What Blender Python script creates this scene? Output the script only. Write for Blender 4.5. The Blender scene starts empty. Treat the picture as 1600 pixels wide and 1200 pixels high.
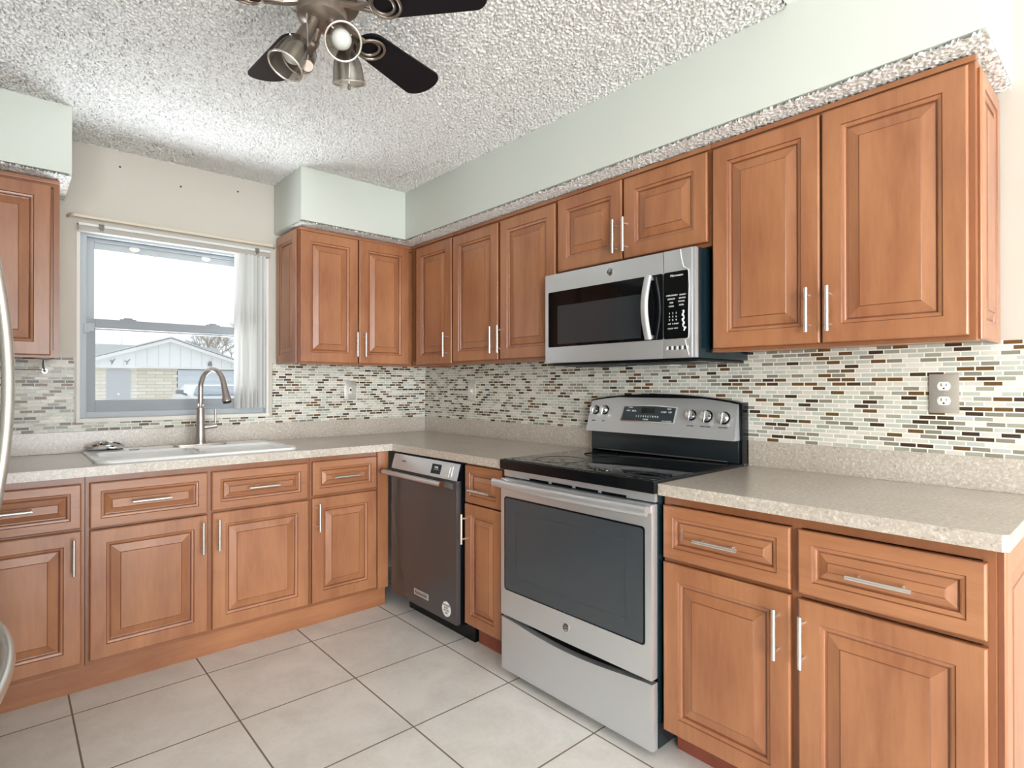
import bpy, bmesh, math, random
import numpy as np
from mathutils import Vector, Matrix
R = math.radians
SC = bpy.context.scene
COL = SC.collection
random.seed(7)

# ------------------------------------------------------------------ camera
cam_d = bpy.data.cameras.new('camera')
cam = bpy.data.objects.new('camera', cam_d); COL.objects.link(cam)
cam.location = (-2.247, -3.4519, 1.2358)
cam.rotation_euler = (math.pi/2 + 0.004, 0.0006, -0.7273)
cam_d.sensor_width = 36.0
cam_d.lens = 886.85*36/1600
cam_d.shift_x = (800-799.02)/1600
cam_d.shift_y = (599.03-600)/1600
cam_d.clip_start = 0.02; cam_d.clip_end = 300
SC.camera = cam
# ------------------------------------------------------------------ colour
SC.view_settings.view_transform = 'Standard'
SC.view_settings.look = 'None'
SC.view_settings.gamma = 1.0
SC.view_settings.use_curve_mapping = False
SC.view_settings.exposure = 0.27
# ------------------------------------------------------------------ world: bright overcast sky
W = bpy.data.worlds.new('sky'); SC.world = W; W.use_nodes = True
nt = W.node_tree; nt.nodes.clear()
wo = nt.nodes.new('ShaderNodeOutputWorld'); bg = nt.nodes.new('ShaderNodeBackground')
tc = nt.nodes.new('ShaderNodeTexCoord'); sp = nt.nodes.new('ShaderNodeSeparateXYZ'); rp = nt.nodes.new('ShaderNodeValToRGB')
nt.links.new(tc.outputs['Generated'], sp.inputs[0]); nt.links.new(sp.outputs['Z'], rp.inputs[0])
nt.links.new(rp.outputs[0], bg.inputs[0]); nt.links.new(bg.outputs[0], wo.inputs[0])
rp.color_ramp.elements[0].position = 0.0; rp.color_ramp.elements[0].color = (0.90, 0.95, 1.0, 1)
rp.color_ramp.elements[1].position = 0.5; rp.color_ramp.elements[1].color = (0.97, 0.99, 1.0, 1)
bg.inputs[1].default_value = 1.0

def area(name, loc, rot, sx, sy, power, col, spread=180):
    l = bpy.data.lights.new(name, 'AREA'); l.shape = 'RECTANGLE'; l.size = sx; l.size_y = sy
    l.energy = power; l.color = col; l.spread = R(spread)
    o = bpy.data.objects.new(name, l); COL.objects.link(o); o.location = loc; o.rotation_euler = rot
    return o
# unseen fill lamps added behind the camera to brighten the room
area('fill_rear', (-2.0, -9.75, 1.2), (R(102), 0, 0), 3.4, 2.2, 250, (0.91, 0.96, 1.0))
area('fill_side', (-4.85, -7.9, 1.2), (R(102), 0, R(-62)), 2.6, 1.8, 320, (0.91, 0.96, 1.0))
# unseen fill lamp added below the sill to light the ceiling through the glass
area('fill_below_sill', (-1.5, 1.25, 0.25), (R(-134), 0, 0), 2.8, 1.4, 205, (0.93, 0.97, 1.0))

# ------------------------------------------------------------------ materials
def rgb(h):
    h = h.lstrip('#'); c = [int(h[i:i+2], 16)/255 for i in (0, 2, 4)]
    return tuple((v/12.92 if v <= .04045 else ((v+.055)/1.055)**2.4) for v in c) + (1,)
def newmat(name):
    m = bpy.data.materials.new(name); m.use_nodes = True
    return m, m.node_tree, m.node_tree.nodes['Principled BSDF']
def N(nt, t, **k):
    n = nt.nodes.new(t)
    for a, b in k.items():
        if a in n.inputs.keys(): n.inputs[a].default_value = b
        else: setattr(n, a, b)
    return n
def plain(name, col, rough=.5, metal=0, spec=.5, coat=0, emit=None):
    m, nt, b = newmat(name)
    b.inputs['Base Color'].default_value = rgb(col) if isinstance(col, str) else col
    b.inputs['Roughness'].default_value = rough; b.inputs['Metallic'].default_value = metal
    b.inputs['Specular IOR Level'].default_value = spec; b.inputs['Coat Weight'].default_value = coat
    # faint surface mottling so that nothing is perfectly flat
    tc = N(nt, 'ShaderNodeTexCoord'); no = N(nt, 'ShaderNodeTexNoise', Scale=14.0, Detail=3.0)
    mr = N(nt, 'ShaderNodeMapRange'); mr.inputs['To Min'].default_value = max(0, rough-.04); mr.inputs['To Max'].default_value = min(1, rough+.04)
    nt.links.new(tc.outputs['Object'], no.inputs['Vector']); nt.links.new(no.outputs['Fac'], mr.inputs['Value'])
    nt.links.new(mr.outputs[0], b.inputs['Roughness'])
    return m
def wood(name, c1, c2, axis='z', rough=.33):
    m, nt, b = newmat(name)
    tc = N(nt, 'ShaderNodeTexCoord'); mp = N(nt, 'ShaderNodeMapping')
    s = {'z': (1, 1, .14), 'x': (.14, 1, 1), 'y': (1, .14, 1)}[axis]
    mp.inputs['Scale'].default_value = s
    n1 = N(nt, 'ShaderNodeTexNoise', Scale=9.0, Detail=5.0, Roughness=.55, Distortion=.6)
    n2 = N(nt, 'ShaderNodeTexNoise', Scale=70.0, Detail=3.0, Roughness=.6)
    n3 = N(nt, 'ShaderNodeTexNoise', Scale=2.6, Detail=2.0)
    nt.links.new(tc.outputs['Object'], mp.inputs[0])
    nt.links.new(mp.outputs[0], n1.inputs['Vector']); nt.links.new(mp.outputs[0], n2.inputs['Vector']); nt.links.new(tc.outputs['Object'], n3.inputs['Vector'])
    a = N(nt, 'ShaderNodeMath', operation='MULTIPLY'); a.inputs[1].default_value = .22; nt.links.new(n2.outputs['Fac'], a.inputs[0])
    a2 = N(nt, 'ShaderNodeMath', operation='MULTIPLY_ADD'); a2.inputs[1].default_value = .55; nt.links.new(n1.outputs['Fac'], a2.inputs[0]); nt.links.new(a.outputs[0], a2.inputs[2])
    a3 = N(nt, 'ShaderNodeMath', operation='MULTIPLY_ADD'); a3.inputs[1].default_value = .42; nt.links.new(n3.outputs['Fac'], a3.inputs[0]); nt.links.new(a2.outputs[0], a3.inputs[2])
    rp = N(nt, 'ShaderNodeValToRGB'); rp.color_ramp.elements[0].position = .42; rp.color_ramp.elements[1].position = .76
    rp.color_ramp.elements[0].color = rgb(c1); rp.color_ramp.elements[1].color = rgb(c2)
    nt.links.new(a3.outputs[0], rp.inputs[0]); nt.links.new(rp.outputs[0], b.inputs['Base Color'])
    b.inputs['Roughness'].default_value = rough; b.inputs['Coat Weight'].default_value = .25; b.inputs['Coat Roughness'].default_value = .22
    return m
WOOD = wood('maple_stain', '#90593a', '#b37b54')
WOODH = wood('maple_stain_horizontal', '#90593a', '#b37b54', 'x')
WOODY = wood('maple_stain_horizontal_range_wall', '#90593a', '#b37b54', 'y')
GLAZE_SHADE = wood('maple_glaze_and_gap_shade', '#70402a', '#8a5436')
DARKWOOD = wood('toe_board_stain', '#7b3f2c', '#8f4a34')
FRAMEW = wood('face_frame_stain_and_gap_shade', '#85502f', '#97603e')  # glazed stain, painted darker for the shade between doors

def brushed(name, col, rough=.3, axis='u', metal=.72):
    m, nt, b = newmat(name)
    b.inputs['Metallic'].default_value = metal; b.inputs['Base Color'].default_value = rgb(col)
    tc = N(nt, 'ShaderNodeTexCoord'); mp = N(nt, 'ShaderNodeMapping')
    mp.inputs['Scale'].default_value = (2, 2, 420) if axis == 'u' else (5, 5, 5)
    no = N(nt, 'ShaderNodeTexNoise', Scale=1.0, Detail=3.0)
    mr = N(nt, 'ShaderNodeMapRange'); mr.inputs['To Min'].default_value = rough-.02; mr.inputs['To Max'].default_value = rough+.03
    nt.links.new(tc.outputs['Object'], mp.inputs[0]); nt.links.new(mp.outputs[0], no.inputs['Vector'])
    nt.links.new(no.outputs['Fac'], mr.inputs['Value']); nt.links.new(mr.outputs[0], b.inputs['Roughness'])
    return m
STEEL = brushed('stainless_steel', '#d2d4d6', .34)
STEELD = brushed('dark_stainless_steel', '#5d5a5a', .22, metal=.5)
NICKEL = brushed('brushed_nickel', '#d8d4ce', .25, 'v', .8)
FAUCETM = brushed('brushed_nickel_faucet', '#b5aca6', .24, 'v')
CHROME = plain('chrome', '#e4e4e4', .1, 1)
BRONZE = brushed('pewter_fan_metal', '#8f8378', .3, 'v')
BLACK = plain('black_enamel', '#0b0f12', .2, 0, .3)
TEAL = plain('blue_black_enamel_side', '#0d2026', .22, 0, .5)
GLASSB = plain('black_ceramic_glass', '#07090b', .05, 0, .36)
OVENGL = plain('grey_oven_window_glass', '#43484c', .12, 0, .5)
GREYGL = plain('grey_microwave_window', '#303437', .08, 0, .5)
PANELG = plain('dark_grey_control_glass', '#3c4447', .4, 0, .3)
RUBBER = plain('black_rubber', '#0a0a0a', .6)
SHADOW = plain('black_cavity', '#060505', .8, 0, .1)
WHITEP = plain('white_plastic', '#eeeeea', .35)
PRINT = plain('white_print', '#e9ecec', .5)
DPRINT = plain('dark_print', '#242628', .5)
CERAM = plain('white_sink_enamel', '#f4f5f4', .2, 0, .5, .4)
BLADE = plain('black_fan_blade', '#100e15', .45, 0, .3)
VINYL = plain('blue_grey_window_metal', '#b2b9be', .5)
VINYL2 = plain('window_sash_grey', '#989ea4', .5)
REVEAL = plain('white_window_reveal', '#eceae6', .6)
TRACK = plain('warm_grey_blind_track', '#aca79f', .5)
VANE = plain('white_blind_vane', '#dddcd8', .5)
RODM = plain('cream_curtain_rod', '#d2c6b2', .4)
CAULK = plain('white_caulk', '#e9e4dc', .6)
BULB = plain('white_bulb', '#c9c8c2', .3)

def paint(name, col, bump=.05, sc=120):
    m, nt, b = newmat(name)
    b.inputs['Base Color'].default_value = rgb(col); b.inputs['Roughness'].default_value = .6
    tc = N(nt, 'ShaderNodeTexCoord'); no = N(nt, 'ShaderNodeTexNoise', Scale=float(sc), Detail=3.0)
    bu = N(nt, 'ShaderNodeBump', Strength=bump, Distance=.002)
    nt.links.new(tc.outputs['Object'], no.inputs['Vector']); nt.links.new(no.outputs['Fac'], bu.inputs['Height']); nt.links.new(bu.outputs[0], b.inputs['Normal'])
    return m
WALLP = paint('beige_wall_paint', '#c7c1b6')
SOFFP = paint('pale_green_soffit_paint', '#cdd1c8')
CEILP = paint('popcorn_ceiling_white', '#f8f7f4', .5, 420)

def tile_wall(name, ax):
    m, nt, b = newmat(name)
    tc = N(nt, 'ShaderNodeTexCoord'); sp = N(nt, 'ShaderNodeSeparateXYZ'); cb = N(nt, 'ShaderNodeCombineXYZ')
    nt.links.new(tc.outputs['Object'], sp.inputs[0]); nt.links.new(sp.outputs[ax], cb.inputs[0]); nt.links.new(sp.outputs['Z'], cb.inputs[1])
    # rows start at random offsets, as on sheets of random-bond mosaic
    rowh, bw = .0156, .0475
    dv = N(nt, 'ShaderNodeMath', operation='DIVIDE'); dv.inputs[1].default_value = rowh; nt.links.new(sp.outputs['Z'], dv.inputs[0])
    fl = N(nt, 'ShaderNodeMath', operation='FLOOR'); nt.links.new(dv.outputs[0], fl.inputs[0])
    wn = N(nt, 'ShaderNodeTexWhiteNoise', noise_dimensions='1D'); nt.links.new(fl.outputs[0], wn.inputs['W'])
    of = N(nt, 'ShaderNodeMath', operation='MULTIPLY_ADD'); of.inputs[1].default_value = .014; nt.links.new(wn.outputs['Value'], of.inputs[0]); nt.links.new(sp.outputs[ax], of.inputs[2])
    nt.links.new(of.outputs[0], cb.inputs[0])
    br = N(nt, 'ShaderNodeTexBrick', offset=.5, offset_frequency=2, squash=1.0)
    br.inputs['Scale'].default_value = 1.0; br.inputs['Brick Width'].default_value = bw; br.inputs['Row Height'].default_value = rowh
    br.inputs['Mortar Size'].default_value = .0021; br.inputs['Mortar Smooth'].default_value = .15; br.inputs['Bias'].default_value = 0
    br.inputs['Color1'].default_value = (0, 0, 0, 1); br.inputs['Color2'].default_value = (1, 1, 1, 1); br.inputs['Mortar'].default_value = (.5, .5, .5, 1)
    nt.links.new(cb.outputs[0], br.inputs['Vector'])
    rp = N(nt, 'ShaderNodeValToRGB'); cr = rp.color_ramp; cr.interpolation = 'CONSTANT'
    stops = [(0, '#47382a'), (.10, '#6b4f2e'), (.22, '#8b8677'), (.33, '#a3a192'), (.42, '#bfc0b3'), (.60, '#d6d0c3'), (.80, '#c4c7bd'), (.90, '#e0dbd0')]
    cr.elements[0].position = 0; cr.elements[0].color = rgb(stops[0][1]); cr.elements[1].position = stops[1][0]; cr.elements[1].color = rgb(stops[1][1])
    for p, c in stops[2:]:
        e = cr.elements.new(p); e.color = rgb(c)
    nt.links.new(br.outputs['Color'], rp.inputs[0])
    mx = N(nt, 'ShaderNodeMix', data_type='RGBA'); nt.links.new(br.outputs['Fac'], mx.inputs['Factor'])
    nt.links.new(rp.outputs[0], mx.inputs['A']); mx.inputs['B'].default_value = rgb('#efece2')
    nt.links.new(mx.outputs['Result'], b.inputs['Base Color'])
    ro = N(nt, 'ShaderNodeMapRange'); ro.inputs['To Min'].default_value = .2; ro.inputs['To Max'].default_value = .7; b.inputs['Specular IOR Level'].default_value = .24
    nt.links.new(br.outputs['Fac'], ro.inputs['Value']); nt.links.new(ro.outputs[0], b.inputs['Roughness'])
    inv = N(nt, 'ShaderNodeMath', operation='SUBTRACT'); inv.inputs[0].default_value = 1; nt.links.new(br.outputs['Fac'], inv.inputs[1])
    bu = N(nt, 'ShaderNodeBump', Strength=.6, Distance=.0012); nt.links.new(inv.outputs[0], bu.inputs['Height']); nt.links.new(bu.outputs[0], b.inputs['Normal'])
    return m
TILEX = tile_wall('mosaic_tile_window_wall', 'X')
TILEY = tile_wall('mosaic_tile_range_wall', 'Y')

def stone(name, stops, sc=60, rough=.3):
    m, nt, b = newmat(name)
    tc = N(nt, 'ShaderNodeTexCoord')
    n1 = N(nt, 'ShaderNodeTexNoise', Scale=float(sc), Detail=6.0, Roughness=.65, Distortion=.8); n2 = N(nt, 'ShaderNodeTexNoise', Scale=5.0, Detail=2.0)
    for n in (n1, n2): nt.links.new(tc.outputs['Object'], n.inputs['Vector'])
    a = N(nt, 'ShaderNodeMath', operation='MULTIPLY_ADD'); a.inputs[1].default_value = .2; nt.links.new(n2.outputs['Fac'], a.inputs[0]); nt.links.new(n1.outputs['Fac'], a.inputs[2])
    rp = N(nt, 'ShaderNodeValToRGB'); cr = rp.color_ramp
    cr.elements[0].position = stops[0][0]; cr.elements[0].color = rgb(stops[0][1]); cr.elements[1].position = stops[-1][0]; cr.elements[1].color = rgb(stops[-1][1])
    for p, c in stops[1:-1]:
        e = cr.elements.new(p); e.color = rgb(c)
    nt.links.new(a.outputs[0], rp.inputs[0]); nt.links.new(rp.outputs[0], b.inputs['Base Color']); b.inputs['Roughness'].default_value = rough
    return m
LAMI = stone('speckled_beige_laminate', [(.42, '#9b8d80'), (.50, '#b6aa9c'), (.64, '#c2b8ab'), (.74, '#d8d0c6')], 105, .3)
_b = LAMI.node_tree.nodes['Principled BSDF']; _b.inputs['Coat Weight'].default_value = .5; _b.inputs['Coat Roughness'].default_value = .2

def floor_mat():
    m, nt, b = newmat('beige_ceramic_floor_tile')
    tc = N(nt, 'ShaderNodeTexCoord'); mp = N(nt, 'ShaderNodeMapping'); mp.inputs['Location'].default_value = (.683, .757, 0)
    br = N(nt, 'ShaderNodeTexBrick', offset=0.0, squash=1.0)
    br.inputs['Scale'].default_value = 1.0; br.inputs['Brick Width'].default_value = .4585; br.inputs['Row Height'].default_value = .4595
    br.inputs['Mortar Size'].default_value = .0032; br.inputs['Mortar Smooth'].default_value = .1
    br.inputs['Color1'].default_value = (0, 0, 0, 1); br.inputs['Color2'].default_value = (1, 1, 1, 1)
    nt.links.new(tc.outputs['Object'], mp.inputs[0]); nt.links.new(mp.outputs[0], br.inputs['Vector'])
    n1 = N(nt, 'ShaderNodeTexNoise', Scale=4.5, Detail=6.0, Roughness=.6, Distortion=.5); n2 = N(nt, 'ShaderNodeTexNoise', Scale=55.0, Detail=4.0, Roughness=.7)
    for n in (n1, n2): nt.links.new(tc.outputs['Object'], n.inputs['Vector'])
    a = N(nt, 'ShaderNodeMath', operation='MULTIPLY_ADD'); a.inputs[1].default_value = .35; nt.links.new(n2.outputs['Fac'], a.inputs[0]); nt.links.new(n1.outputs['Fac'], a.inputs[2])
    rp = N(nt, 'ShaderNodeValToRGB'); cr = rp.color_ramp; cr.elements[0].position = .42; cr.elements[0].color = rgb('#dcd7cf'); cr.elements[1].position = .78; cr.elements[1].color = rgb('#f0ece6')
    nt.links.new(a.outputs[0], rp.inputs[0])
    mx = N(nt, 'ShaderNodeMix', data_type='RGBA'); nt.links.new(br.outputs['Fac'], mx.inputs['Factor']); nt.links.new(rp.outputs[0], mx.inputs['A']); mx.inputs['B'].default_value = rgb('#85786a')
    nt.links.new(mx.outputs['Result'], b.inputs['Base Color'])
    ro = N(nt, 'ShaderNodeMapRange'); ro.inputs['To Min'].default_value = .32; ro.inputs['To Max'].default_value = .8
    nt.links.new(br.outputs['Fac'], ro.inputs['Value']); nt.links.new(ro.outputs[0], b.inputs['Roughness'])
    inv = N(nt, 'ShaderNodeMath', operation='SUBTRACT'); inv.inputs[0].default_value = 1; nt.links.new(br.outputs['Fac'], inv.inputs[1])
    bu = N(nt, 'ShaderNodeBump', Strength=.5, Distance=.002); nt.links.new(inv.outputs[0], bu.inputs['Height']); nt.links.new(bu.outputs[0], b.inputs['Normal'])
    return m
FLOORM = floor_mat()

def glassmat(name, tint, refl=.08, rough=.02):
    m = bpy.data.materials.new(name); m.use_nodes = True; nt = m.node_tree; nt.nodes.clear()
    o = N(nt, 'ShaderNodeOutputMaterial'); t = N(nt, 'ShaderNodeBsdfTransparent'); g = N(nt, 'ShaderNodeBsdfGlossy'); mx = N(nt, 'ShaderNodeMixShader')
    t.inputs[0].default_value = tint; g.inputs['Roughness'].default_value = rough; mx.inputs[0].default_value = refl
    nt.links.new(t.outputs[0], mx.inputs[1]); nt.links.new(g.outputs[0], mx.inputs[2]); nt.links.new(mx.outputs[0], o.inputs[0])
    return m
PANE = glassmat('window_pane', (.97, .985, 1, 1), .004)
SMOKE = glassmat('smoked_lamp_glass', (.50, .46, .40, 1), .30, .25)

# ------------------------------------------------------------------ mesh tools
def FW(a, b, c): return (a, b, c)                 # world: x, y, z
def FB(u, v, w): return (u, -w, v)                # window wall: u = x, v = height, w = distance from wall
def FR(u, v, w): return (-w, -u, v)               # range wall: u = distance from corner, v = height, w = distance from wall
class MB:
    def __init__(s, f=FW): s.bm = bmesh.new(); s.f = f
    def V(s, p): return s.bm.verts.new(s.f(*p))
    def F(s, vs, mi=0):
        try: f = s.bm.faces.new(vs); f.material_index = mi; return f
        except ValueError: return None
    def box(s, a0, a1, b0, b1, c0, c1, bev=0, mi=0, seg=2):
        v = [s.V(p) for p in ((a0,b0,c0),(a1,b0,c0),(a1,b1,c0),(a0,b1,c0),(a0,b0,c1),(a1,b0,c1),(a1,b1,c1),(a0,b1,c1))]
        fs = [s.F([v[i] for i in q], mi) for q in ((0,3,2,1),(4,5,6,7),(0,1,5,4),(1,2,6,5),(2,3,7,6),(3,0,4,7))]
        if bev > 0:
            es = list({e for f in fs if f for e in f.edges})
            bmesh.ops.bevel(s.bm, geom=es, offset=bev, segments=seg, affect='EDGES', profile=.7)
        return s
    def loft(s, rings, cap0=True, cap1=True, mis=None, closed=True):
        vr = [[s.V(p) for p in r] for r in rings]; n = len(vr[0])
        for k in range(len(vr)-1):
            for i in range(n if closed else n-1):
                j = (i+1) % n; s.F([vr[k][i], vr[k][j], vr[k+1][j], vr[k+1][i]], mis[k] if mis else 0)
        if cap0: s.F(vr[0][::-1], mis[0] if mis else 0)
        if cap1: s.F(vr[-1], mis[-1] if mis else 0)
        return s
    def tube(s, path, r, n=12, caps=True, mi=0, flat=None):
        P = [Vector(s.f(*p)) for p in path]; rs = r if isinstance(r, (list, tuple)) else [r]*len(P)
        f0 = s.f; s.f = FW; rings = []; up = None
        for i, p in enumerate(P):
            t = (P[min(i+1, len(P)-1)] - P[max(i-1, 0)]).normalized()
            if up is None:
                up = Vector((0, 0, 1)) if abs(t.z) < .9 else Vector((1, 0, 0))
            x = up.cross(t).normalized(); y = t.cross(x).normalized(); up = y
            fx, fy = flat if flat else (1, 1)
            rings.append([tuple(p + (x*math.cos(a)*fx + y*math.sin(a)*fy)*rs[i]) for a in [2*math.pi*k/n for k in range(n)]])
        s.loft(rings, caps, caps, [mi]*len(rings)); s.f = f0
        return s
    def ring(s, c, ax, R_, r, n=28, m=8, mi=0):
        c = Vector(s.f(*c)); ax = Vector(ax).normalized(); x = ax.orthogonal().normalized(); y = ax.cross(x)
        f0 = s.f; s.f = FW; vr = []
        for i in range(n):
            a = 2*math.pi*i/n; d = x*math.cos(a)+y*math.sin(a)
            vr.append([s.V(tuple(c + d*(R_+r*math.cos(b)) + ax*r*math.sin(b))) for b in [2*math.pi*k/m for k in range(m)]])
        for i in range(n):
            for k in range(m): s.F([vr[i][k], vr[(i+1)%n][k], vr[(i+1)%n][(k+1)%m], vr[i][(k+1)%m]], mi)
        s.f = f0; return s
    def lathe(s, prof, o, ax=(0,0,1), n=28, caps=True, mi=0):
        """prof: (radius, height along ax); o in world coordinates"""
        o = Vector(o); ax = Vector(ax).normalized(); x = ax.orthogonal().normalized(); y = ax.cross(x)
        f0 = s.f; s.f = FW
        rings = [[tuple(o + ax*h + (x*math.cos(2*math.pi*k/n)+y*math.sin(2*math.pi*k/n))*max(r, 1e-4)) for k in range(n)] for r, h in prof]
        s.loft(rings, caps, caps, [mi]*len(rings)); s.f = f0
        return s
    def prism(s, poly, c0, c1, plane='ab', mi=0, bev=0):
        """poly in two coordinates, extruded along the third"""
        def P(p, c): return {'ab': (p[0], p[1], c), 'ac': (p[0], c, p[1]), 'bc': (c, p[0], p[1])}[plane]
        a = [s.V(P(p, c0)) for p in poly]; b = [s.V(P(p, c1)) for p in poly]; n = len(poly); fs = []
        fs.append(s.F(a[::-1], mi)); fs.append(s.F(b, mi))
        for i in range(n): fs.append(s.F([a[i], a[(i+1)%n], b[(i+1)%n], b[i]], mi))
        if bev > 0:
            es = list({e for f in fs[:2] if f for e in f.edges})
            bmesh.ops.bevel(s.bm, geom=es, offset=bev, segments=2, affect='EDGES', profile=.7)
        return s
    def build(s, name, mats, parent=None, loc=None, smooth=35, norm=True):
        if norm: bmesh.ops.recalc_face_normals(s.bm, faces=s.bm.faces)
        org = wl(parent) if parent else Vector(loc or (0, 0, 0))
        if org.length: bmesh.ops.translate(s.bm, verts=s.bm.verts, vec=-org)
        if smooth:
            for f in s.bm.faces: f.smooth = True
            for e in s.bm.edges:
                if len(e.link_faces) == 2 and e.calc_face_angle(0) > R(smooth): e.smooth = False
        me = bpy.data.meshes.new(name); s.bm.to_mesh(me); s.bm.free()
        for m in (mats if isinstance(mats, (list, tuple)) else [mats]): me.materials.append(m)
        o = bpy.data.objects.new(name, me); COL.objects.link(o)
        if parent: o.parent = parent
        else: o.location = org
        return o
def wl(o):
    v = Vector((0, 0, 0))
    while o: v = v + Vector(o.location); o = o.parent
    return v
def tag(o, label=None, cat=None, group=None, kind=None):
    if label: o['label'] = label
    if cat: o['category'] = cat
    if group: o['group'] = group
    if kind: o['kind'] = kind
    return o
def empty(name, loc, label, cat, group=None):
    o = bpy.data.objects.new(name, None); COL.objects.link(o); o.location = loc; o.empty_display_size = .05
    return tag(o, label, cat, group)
def text(name, body, size, f, u, v, w, mat, parent, align='CENTER', rot=0, ext=.0006, bold=0):
    """flat lettering on a wall-facing surface, centred on (u, v) at distance w"""
    c = bpy.data.curves.new(name, 'FONT'); c.body = body; c.size = size; c.align_x = align; c.align_y = 'CENTER'; c.extrude = ext; c.offset = bold
    t = bpy.data.objects.new(name+'_tmp', c); COL.objects.link(t)
    dg = bpy.context.evaluated_depsgraph_get(); me = bpy.data.meshes.new_from_object(t.evaluated_get(dg)); me.name = name
    bpy.data.objects.remove(t); bpy.data.curves.remove(c)
    X = Vector(f(1, 0, 0)) - Vector(f(0, 0, 0)); Y = Vector(f(0, 1, 0)) - Vector(f(0, 0, 0)); Z = Vector(f(0, 0, 1)) - Vector(f(0, 0, 0))
    M = Matrix((X, Y, Z)).transposed().to_4x4() @ Matrix.Rotation(rot, 4, 'Z'); M.translation = Vector(f(u, v, w)) - wl(parent)
    me.transform(M); me.materials.clear(); me.materials.append(mat)
    o = bpy.data.objects.new(name, me); COL.objects.link(o); o.parent = parent
    return o

# ------------------------------------------------------------------ cabinet parts
def rectring(f, u0, u1, v0, v1, i, w): return [(u0+i, v0+i, w), (u1-i, v0+i, w), (u1-i, v1-i, w), (u0+i, v1-i, w)]
def panel(f, u0, u1, v0, v1, wb, parent, name, fw=.055, T=.02, bev=.03, mats=None):
    """raised-panel front: frame, ogee moulding, glazed groove, bevel and field"""
    m = MB(f)
    prof = [(0, wb, 1), (0, wb+T-.005, 0), (.0015, wb+T-.002, 0), (.005, wb+T, 0), (fw, wb+T, 1), (fw+.0025, wb+T-.0035, 0), (fw+.009, wb+T-.0045, 0), (fw+.0125, wb+T-.0065, 1),  # outer edges take the dark glaze too, painting in shade in the door gaps
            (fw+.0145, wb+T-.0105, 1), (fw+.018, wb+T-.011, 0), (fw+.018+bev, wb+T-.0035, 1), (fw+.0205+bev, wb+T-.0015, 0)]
    lim = min(u1-u0, v1-v0)/2 - .006
    rings, mis = [], []
    for i, w, mi in prof:
        if i >= lim: break
        rings.append(rectring(f, u0, u1, v0, v1, i, w)); mis.append(mi)
    mis[-1] = 0
    m.loft(rings, True, True, mis)
    wood_ = mats or WOOD
    return m.build(name, [wood_, GLAZE_SHADE], parent, smooth=0)
def pull(f, u, v, w, parent, vertical=True, L=.14, r=.006, stand=.032):
    m = MB(f); h = L/2; q = L*.34
    if vertical:
        m.tube([(u, v-h, w+stand), (u, v+h, w+stand)], r)
        for s in (-q, q): m.tube([(u, v+s, w), (u, v+s, w+stand)], r*.72, 10)
    else:
        m.tube([(u-h, v, w+stand), (u+h, v, w+stand)], r)
        for s in (-q, q): m.tube([(u+s, v, w), (u+s, v, w+stand)], r*.72, 10)
    return m.build('handle', NICKEL, parent)
def door(f, u0, u1, v0, v1, wb, parent, hu=None, hv=None, bev=.03, fw=.055):
    d = panel(f, u0, u1, v0, v1, wb, parent, 'door', fw=fw, bev=bev)
    if hu is not None: pull(f, hu, hv, wb+.02, d, True)
    return d
def drawer(f, u0, u1, v0, v1, wb, parent, hu=None, hv=None, fw=.034):
    d = panel(f, u0, u1, v0, v1, wb, parent, 'drawer', fw=fw, bev=.019, mats=WOODH if f is FB else WOODY)
    if hu is not None: pull(f, hu, hv, wb+.02, d, False)
    return d
def frame(f, u0, u1, v0, v1, w0, w1, parent, stiles, rails):
    """face frame: list of stile (u0,u1) and rail (v0,v1) strips"""
    m = MB(f)
    for a, b in stiles: m.box(a, b, v0, v1, w0, w1)
    for a, b in rails:
        m.box(u0, u1, a, b, w0, w1-.0008)
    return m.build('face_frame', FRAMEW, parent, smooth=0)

# ================================================================== ROOM SHELL
CZ, SB, SD = 2.437, 2.126, .4155       # ceiling, soffit underside, soffit depth
WX0, WX1, WZ0, WZ1 = -1.992, -1.094, 1.070, 2.026   # kitchen window opening
def struct(name, m, mats, label=None, smooth=35, parent=None):
    o = m.build(name, mats, parent, smooth=smooth)
    if not parent: o['kind'] = 'structure'
    if label: o['label'] = label
    return o
LX = -3.12
m = MB(); m.box(-4.6, .1, -9.6, .12, -.06, 0); struct('floor', m, FLOORM, 'square beige ceramic floor tiles with brown grout')
# window wall with its opening
m = MB()
for a in ((LX, WX0, -.0, CZ), (WX1, .12, 0, CZ), (WX0, WX1, 0, WZ0), (WX0, WX1, WZ1, CZ)): m.box(a[0], a[1], 0, .16, a[2], a[3])
struct('wall_back', m, WALLP, 'beige painted window wall', 0)
m = MB(); m.box(0, .12, -9.6, 0, 0, CZ); struct('wall_right', m, WALLP, 'beige painted wall behind the range', 0)
m = MB(); m.box(LX-.1, LX, -2.7, .16, 0, CZ); m.box(-4.7, LX, -2.8, -2.7, 0, CZ)
m.box(-4.7, -4.6, -6.6, -2.8, 0, CZ); m.box(-4.7, -4.6, -9.6, -9.2, 0, CZ); m.box(-4.7, -4.6, -9.2, -6.6, 0, .25); m.box(-4.7, -4.6, -9.2, -6.6, 2.25, CZ)
struct('wall_left', m, WALLP, 'beige painted wall', 0)
m = MB(); m.box(-4.7, -3.75, -9.7, -9.6, 0, CZ); m.box(-.25, .12, -9.7, -9.6, 0, CZ); m.box(-3.75, -.25, -9.7, -9.6, 2.37, CZ)
struct('wall_rear', m, WALLP, 'beige painted wall', 0)

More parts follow.
